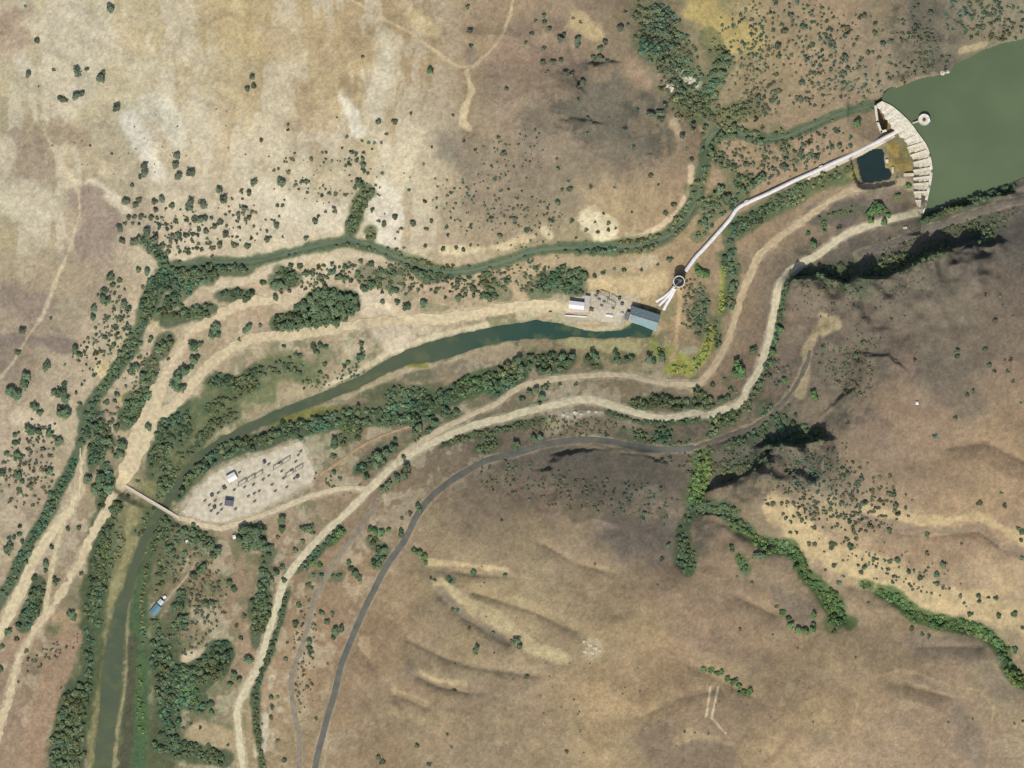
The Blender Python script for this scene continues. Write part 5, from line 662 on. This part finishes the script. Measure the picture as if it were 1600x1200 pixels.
# the dark grove by the dirt road
for a in "225 235 22;255 205 22;285 175 20;320 170 22;355 175 20;395 185 20;435 190 20;465 205 18;470 240 20;435 230 22;395 225 22;350 215 20;310 215 22;275 245 22;235 275 22;280 285 22;320 265 22;365 265 22;410 270 22;450 270 18;195 295 22;155 320 20;120 335 18;160 340 16;200 330 20;245 320 22;290 320 22;335 310 22;380 310 20;195 240 16;420 300 16".split(';'):
    a, b, r_ = (float(q) for q in a.split()); TREES.append((400 + a / 3, 400 + b / 3, r_ / 3 * 1.2, 'dark'))
REG = [(60,100,'on the pale hill at the top left'),(170,130,'beside the looping hill track at upper left'),(270,260,'on the bare white slope at upper left'),(200,340,'around the gully head left of the pale flats'),(300,330,'on the pale scrubby slope above the canal bend'),(360,370,'beside the left canal bend'),
 (390,140,'alone in the open tan hill field'),(450,260,'on the pale slope left of the side gully'),(550,240,'around the head of the wooded side gully'),(560,290,'in the wooded side gully'),(480,330,'on the cream flat left of the side gully'),(610,350,'on the white slope right of the side gully'),
 (670,110,'beside the hilltop track junction'),(750,240,'on the grey slope below the track junction'),(760,350,'on the slope just above the middle canal'),(870,60,'in the ravine on the top hill'),(910,150,'on the grey middle of the top hill'),(880,310,'on the lower face of the top hill'),(1020,190,'at the right edge of the top hill'),
 (1070,230,'beside the canal bend above the pipeline'),(1130,100,'around the pale rocks at the top'),(1240,40,'on the speckled slope at the top right'),(1260,110,'in the middle of the speckled slope'),(1350,100,'on the speckled slope left of the reservoir'),(1330,210,'between the canal and the dam pipeline'),(1200,240,'between canal and pipeline'),(1130,290,'on the slope left of the pipeline bend'),
 (1360,330,'below the dam between two tracks'),(1270,360,'on the dark bank between the dam tracks'),(1430,290,'at the foot of the dam'),(60,530,'on the plain at the left edge'),(100,620,'around the clearings at far left'),(60,720,'on the lower left scrubland'),(170,450,'on the slope left of the green canal'),(210,570,'between the canal and the wide dirt road'),(170,690,'beside the yellow clearing near the canal'),(160,750,'just left of the bridge end'),
 (290,570,'along the inner side of the dirt road fork'),(380,520,'at the dirt road fork left of the grove'),(500,490,'in the dark grove beside the dirt yard'),(490,550,'below the grove above the river'),(450,440,'between the pale band and the grove'),(590,440,'on the flat right of the grove'),(680,450,'on the scrub between canal and dirt road'),(780,450,'in the scrub left of the storehouse'),(900,430,'in the green scrub above the storehouse'),(1010,430,'on the tan ground left of the surge tank'),
 (1090,430,'right beside the surge tank'),(1110,490,'on the slope right of the powerhouse'),(890,560,'in the row along the south river bank'),(830,580,'around the middle of the riverside track'),(1030,560,'below the powerhouse'),(850,620,'between the two middle tracks'),(1150,580,'between the dam track and canal road'),(1130,620,'at the tracks meeting below the dam'),(610,700,'between the brown track and gravel road'),(520,690,'just above the substation corner'),(640,740,'right of the road junction'),(680,670,'along the gravel road above the junction'),
 (400,840,'in the big round grove below the substation'),(330,860,'on the brown ground below the substation'),(280,830,'below the bridge road'),(300,970,'around the house with the blue roof'),(440,830,'between substation road and gravel road'),(480,830,'beside the gravel road below the junction'),(430,900,'left of the gravel road bend'),(370,1050,'near the pale clearing left of the gravel road'),(310,1130,'in the sandy clearing at lower left'),(600,850,'between lane and highway near the junction'),(550,900,'in the thicket between lane and highway'),(520,980,'between the grey lane and highway'),(430,1100,'on the verge of the lower gravel road'),
 (660,870,'on the green arc beside the highway'),(770,900,'on the ridged hillside at lower middle'),(740,1010,'in the folds of the lower middle hill'),(680,1170,'near the bottom edge right of the highway'),(860,1000,'on the brown hill at bottom middle'),(1050,880,'at the lower end of the dark gully'),(1140,860,'on the bank left of the wooded gully'),(1130,1070,'in the short green hedge at lower right'),(1240,980,'in the green hook below the wooded gully'),(1300,800,'on the pale slope above the wooded gully'),(1250,770,'on the dark slope above the pale strip'),(1330,880,'on the pale strip above the wooded gully'),(1440,880,'on the brown hill above the second gully'),(1520,940,'on the pale strip at the lower right'),(1590,870,'at the right edge below the ridge line'),(1580,1040,'beside the gully end at the right edge'),
 (1380,780,'on the lower brown slope at right'),(1550,780,'on the ridge at the right edge'),(1480,640,'on the bare brown hill at right'),(1540,560,'high on the brown hill at right'),(1560,470,'near the right edge above the brown hill'),(1330,560,'on the hill right of the grey road end'),(1270,620,'beside the end of the grey road'),(1210,530,'beside the canal road below its sharp bend'),(1370,480,'on the grey slope below the cliffs'),(40,1000,'along the lower farm road'),(100,880,'between the two left dirt roads'),(30,850,'at the left edge above the farm road'),(300,1090,'around the lower left riverside wood'),(1250,950,'near the hook of the wooded gully'),(1220,820,'at the top of the wooded gully')]
TW = {'dark':'dark green','grey':'grey green','olive':'olive green','bright':'bright green','yellow':'yellow green'}
TREES.sort(key=lambda t_: -t_[2]); big = [t_ for t_ in TREES if t_[2] >= 4.75][:300]; rest = [t_ for t_ in TREES if t_ not in big]
small = rest[:300]; tiny = rest[300:]
print('trees', len(TREES), 'big', len(big), 'small', len(small), 'tiny', len(tiny))
def labels(items, noun):
    bins = {}
    for k, t_ in enumerate(items):
        r_ = min(range(len(REG)), key=lambda i: (REG[i][0] - t_[0]) ** 2 + (REG[i][1] - t_[1]) ** 2); bins.setdefault((r_, TW[t_[3]]), []).append(k)
    out = {}
    for (r_, tw), ks in bins.items():
        ks.sort(key=lambda k: items[k][0]); n = len(ks)
        for i, k in enumerate(ks):
            where = REG[r_][2]
            if n == 1: s_ = f'{tw} {noun} {where}'
            elif i == 0: s_ = f'leftmost {tw} {noun} {where}'
            elif i == n - 1: s_ = f'rightmost {tw} {noun} {where}'
            else: s_ = f'{tw} {noun} {where}, {ORD[i]} from left'
            out[k] = (s_, f'{noun}s {where}')
    return out
tree_proto = {}
trunkV = MB()
trunkV.tube([(0, 0, -.15), (.02, 0, .4), (0, .03, .95)], [.11, .08, .05], 7)
for k in range(4): an = k * 1.6 + .4; trunkV.tube([(0, 0, .45 + .08 * k), (.28 * math.cos(an), .28 * math.sin(an), .8), (.5 * math.cos(an), .5 * math.sin(an), 1.0)], [.05, .035, .02], 5)
def make_tree(tone, k):
    e = empty('tree', (0, 0, 0)); V, Fq = CR[k]; V = V.copy(); V[:, 2] += .95; mesh('crown', V, Fq, leafm[tone], e); trunkV.build('trunk', bark, e); return e
lab = labels(big, 'tree')
for i, (px, py, r_, tone) in enumerate(big):
    key = (tone, i % 6)
    if key not in tree_proto: o = tree_proto[key] = make_tree(*key)
    else: o = copy_tree(tree_proto[key])
    x, y = P(px, py); o.location = (x, y, float(hz(x, y))); o.rotation_euler = (0, 0, random.uniform(0, 6.28)); o.scale = (r_ * random.uniform(.88, 1.1), r_ * random.uniform(.88, 1.1), r_ * random.uniform(.6, .8)); tag(o, lab[i][0], 'tree', lab[i][1])
lab = labels(small, 'shrub'); sp = {}
for i, (px, py, r_, tone) in enumerate(small):
    key = (tone, i % 6)
    if key not in sp: V, Fq = CRt[key[1]]; V = V.copy(); V[:, 2] += .35; o = sp[key] = mesh('shrub', V, Fq, leafm[tone])
    else: o = sp[key].copy(); C.objects.link(o)
    x, y = P(px, py); o.location = (x, y, float(hz(x, y))); o.rotation_euler = (0, 0, random.uniform(0, 6.28)); o.scale = (r_ * random.uniform(.85, 1.15), r_, r_ * .8); tag(o, lab[i][0], 'shrub', lab[i][1])
def merged(name, items, protos, leaf, lift, label, cat, zs=.9):
    """many plants nobody could count, in one mesh; items = (px, py, r)"""
    it_ = np.array(items, float)
    if len(it_) == 0: return
    x = it_[:, 0] - 800; y = 600 - it_[:, 1]; z = hz(x, y); Vs = []; Fs = []; Cs = []; base = 0; pc = (1 + .3 * fbm(x, y, 40, 801, 2) + rng.normal(0, .16, len(x)))[:, None] * np.array((1, 1, 1.0)); hu = (fbm(x, y, 55, 811, 2) * .35 + rng.normal(0, .1, len(x))); pc[:, 0] *= 1 + hu; pc[:, 2] *= 1 - .5 * hu; pc = np.clip(pc, .45, 1.8); an = rng.uniform(0, 6.28, len(it_)); kk = rng.integers(0, len(protos), len(it_)); zr = rng.uniform(.75, 1.25, len(it_)) * zs
    for p, (PV, PF) in enumerate(protos):
        s_ = np.where(kk == p)[0]
        if len(s_) == 0: continue
        ca = np.cos(an[s_])[:, None]; sa = np.sin(an[s_])[:, None]; r_ = it_[s_, 2][:, None]; n = len(PV)
        vx = (PV[:, 0] * ca - PV[:, 1] * sa) * r_ + x[s_][:, None]; vy = (PV[:, 0] * sa + PV[:, 1] * ca) * r_ + y[s_][:, None]; vz = (PV[:, 2] + lift) * r_ * zr[s_][:, None] + z[s_][:, None]
        Vs.append(np.stack([vx, vy, vz], -1).reshape(-1, 3)); Cs.append(np.repeat(pc[s_], n, 0)); Fs.append((PF[None] + (np.arange(len(s_)) * n)[:, None, None]).reshape(-1, 4) + base); base += len(s_) * n
    return tag(mesh(name, np.concatenate(Vs), np.concatenate(Fs), leaf, col=np.concatenate(Cs)), label, cat, kind='stuff')
def fill(pts, hw, r0, r1, dens, jit=1.0):
    """scatter plants in a stroke: dens = cover (1 = touching crowns)"""
    q = np.array([(p[0], p[1]) for p in pts], float); 
    if len(q) == 1: q = np.vstack([q, q + .5])
    seg = np.linalg.norm(np.diff(q, axis=0), axis=1); tot = seg.sum() + 2 * hw; rm_ = (r0 + r1) / 2; n = int(dens * tot * 2 * hw / (math.pi * rm_ * rm_) * 1.3) + 1; out = []
    cum = np.r_[0, np.cumsum(seg)]
    for _ in range(n):
        s_ = rng.uniform(0, cum[-1]); i = min(np.searchsorted(cum, s_, 'right') - 1, len(seg) - 1); p = q[i] + (q[i + 1] - q[i]) * ((s_ - cum[i]) / (seg[i] + 1e-9)); a_ = rng.uniform(0, 6.28); rr = hw * math.sqrt(rng.random())
        out.append((p[0] + rr * math.cos(a_), p[1] + rr * math.sin(a_), rng.uniform(r0, r1)))
    return out
ok_pts = {}
TN = {'dark':('riverside_thicket','dense dark green thicket along the river, roads and north facing banks'),'olive':('canal_scrub','olive green scrub lining the canal and the gullies'),'bright':('gully_wood','bright green wood filling the gullies at lower right'),'yellow':('yellow_scrub','yellow green scrub right of the powerhouse')}
road_d = []
def off_road(items, margin=0.0):
    it_ = np.array(items); keep = np.ones(len(it_), bool)
    for nm, lines in list(ROADS.items()) + [('canal', [CANAL[:30]]), ('pen', [pen])]:
        hw = RW[nm][0] if nm in RW else (2.5 if nm == 'canal' else 6)
        for pts in lines:
            for i in range(len(pts) - 1):
                a_ = np.array(pts[i]); d_ = np.array(pts[i + 1]) - a_; t_ = np.clip(((it_[:, :2] - a_) @ d_) / (d_ @ d_ + 1e-9), 0, 1); D_ = np.linalg.norm(it_[:, :2] - a_ - t_[:, None] * d_, axis=1); keep &= D_ > hw + margin + it_[:, 2] * .5
    x = it_[:, 0] - 800; y = 600 - it_[:, 1]; keep &= hz(x, y) > .3
    keep &= (poly_sd(RESP, x, y) > 2) & (poly_sd(POOLW, x, y) > 2); keep &= poly_sd([P(*p) for p in yard], x, y) > 1
    return it_[keep]
for tone, lst in TH.items():
    it_ = []
    for a_ in lst: it_ += fill(*a_)
    it_ = off_road(it_); print('thicket', tone, len(it_)); merged(TN[tone][0], it_, CRt, leafc[tone], .4, TN[tone][1], 'scrub')
# scattered bushes over the hills
SC = [([(1000,20),(1060,60),(1060,150),(1100,180)],32,2,5.5,.35,'d'),([(1020,30),(1040,100)],28,1.8,5,.3,'d'),([(1420,30),(1460,100),(1400,130)],30,1.5,3.5,.22,'d'),([(1500,20),(1580,40)],34,1.5,3.8,.3,'d'),([(1200,40),(1340,80)],60,1.2,3.2,.1,'d'),([(1250,140),(1360,130)],30,1.2,2.8,.12,'d'),([(1160,40),(1180,140)],45,1.2,3.2,.14,'d'),
 ([(220,350),(330,350),(430,345)],38,1.2,3.6,.07,'d'),([(250,380),(330,385)],20,1.5,4,.16,'d'),([(450,270),(600,290)],46,1,2.3,.02,'d'),([(700,300),(800,350),(880,370)],55,1,2.8,.045,'d'),([(840,230),(760,260)],40,1,2.4,.035,'d'),([(590,430),(720,440),(860,430)],28,1.4,3.8,.25,'d'),([(440,440),(560,425)],20,1.5,4,.3,'d'),
 ([(170,470),(180,530),(130,570)],32,1.2,3.5,.18,'d'),([(60,680),(30,760),(80,760)],36,1.3,3.8,.18,'d'),([(170,640),(160,700)],26,1.5,4,.3,'d'),([(1130,240),(1200,260),(1300,210)],34,1.3,3.5,.18,'d'),([(1160,180),(1200,150)],30,1.5,3.5,.2,'d'),([(1080,430),(1090,520)],22,1.3,3,.2,'d'),([(750,730),(900,770),(1060,790)],32,1,2.8,.09,'d'),([(830,665),(960,668)],16,1.2,2.8,.2,'d'),
 ([(1150,700),(1250,740),(1300,680)],36,1,2.8,.12,'d'),([(1290,560),(1340,600),(1350,520)],30,1,2.4,.12,'d'),([(1250,470),(1350,460),(1450,420)],32,1,2.2,.06,'d'),([(1220,770),(1320,800),(1400,790)],38,1.4,3.6,.2,'d'),([(1240,720),(1340,750)],26,1.2,3,.15,'d'),([(1290,860),(1400,890),(1500,930)],24,1.4,3.2,.07,'d'),([(1350,870),(1500,910)],30,1,2.2,.02,'d'),([(480,940),(470,1100)],18,1,2.6,.12,'d'),([(270,860),(330,930),(290,1000)],34,1.2,3.2,.2,'d'),
 ([(430,720),(560,770)],14,1,2.4,.08,'d'),([(250,560),(200,600)],20,1.2,3,.15,'d'),([(1060,720),(1140,720)],26,1.4,3.4,.2,'d'),([(1380,390),(1480,360),(1580,330)],16,1.2,3,.22,'d'),([(700,900),(800,1050),(900,1100),(1300,1120)],70,.8,1.6,.002,'d'),([(100,250),(400,200)],60,.8,1.5,.002,'d'),([(560,580),(480,600)],14,1.2,2.6,.15,'d'),([(40,1040),(130,1000)],14,1,2.4,.1,'d'),([(1200,560),(1230,600)],18,1.2,3,.15,'d')]
it_ = [(t_[0], t_[1], t_[2]) for t_ in tiny]
for a_ in SC: it_ += list(map(tuple, off_road(fill(*a_[:5]), .5)))
print('scrub', len(it_)); merged('hillside_scrub', it_, CRs, leafc['grey'], .25, 'small grey green scrub sprinkled over the dry slopes', 'scrub')
# dry grass tussocks and stones give the bare ground its grain
# rocks
def rock(px, py, r_, label):
    x, y = P(px, py); V, Fq = [], []; n1, n2 = 10, 6; rr = np.random.default_rng(int(px * 7 + py))
    for j in range(n2 + 1):
        for i in range(n1):
            a_ = 2 * math.pi * i / n1; b_ = math.pi / 2 * j / n2; q = r_ * (1 + .22 * rr.normal()); V.append((q * math.cos(a_) * math.cos(b_), q * .8 * math.sin(a_) * math.cos(b_), q * .55 * math.sin(b_) - .3 * (j == 0) * r_))
    for j in range(n2):
        for i in range(n1): Fq.append([j * n1 + i, j * n1 + (i + 1) % n1, (j + 1) * n1 + (i + 1) % n1, (j + 1) * n1 + i])
    Fq.append([n2 * n1 + i for i in range(n1)]); o = mesh('boulder', V, Fq, M['rock']); o.location = (x, y, float(hz(x, y))); tag(o, label, 'boulder', 'pale boulders')
for i, (a_, b_, r_) in enumerate(sorted([(1069,118,5),(1076,121,6),(1080,128,5),(1088,133,4),(1086,125,4)])): rock(a_, b_, r_, f'cream boulder in the wooded cluster at the top, {ORD[i]} from left of five')
rock(1047, 138, 5, 'lone cream boulder left of the boulder cluster at the top')
for i, (a_, b_, r_) in enumerate(sorted([(880,648,3),(888,650,2.5),(900,645,3.5),(908,647,3),(920,643,3),(932,644,2.5)])): rock(a_, b_, r_, f'whitish boulder just below the middle gravel road, {ORD[i]} from left of six')
for i, (a_, b_, r_) in enumerate(sorted([(922,1008,3),(930,1013,3.5),(914,1018,3),(926,1020,3),(938,1016,2.5),(913,1002,2.5)])): rock(a_, b_, r_, f'cream boulder on the bare brown hill at bottom middle, {ORD[i]} from left of six')
for i, (a_, b_, r_) in enumerate(sorted([(1473,114,4),(1480,112,3.5),(1414,356,3)])): rock(a_, b_, r_, ['pale boulder on the bank below the dam end','pale boulder on the north reservoir shore, left of two','pale boulder on the north reservoir shore, right of two'][i])
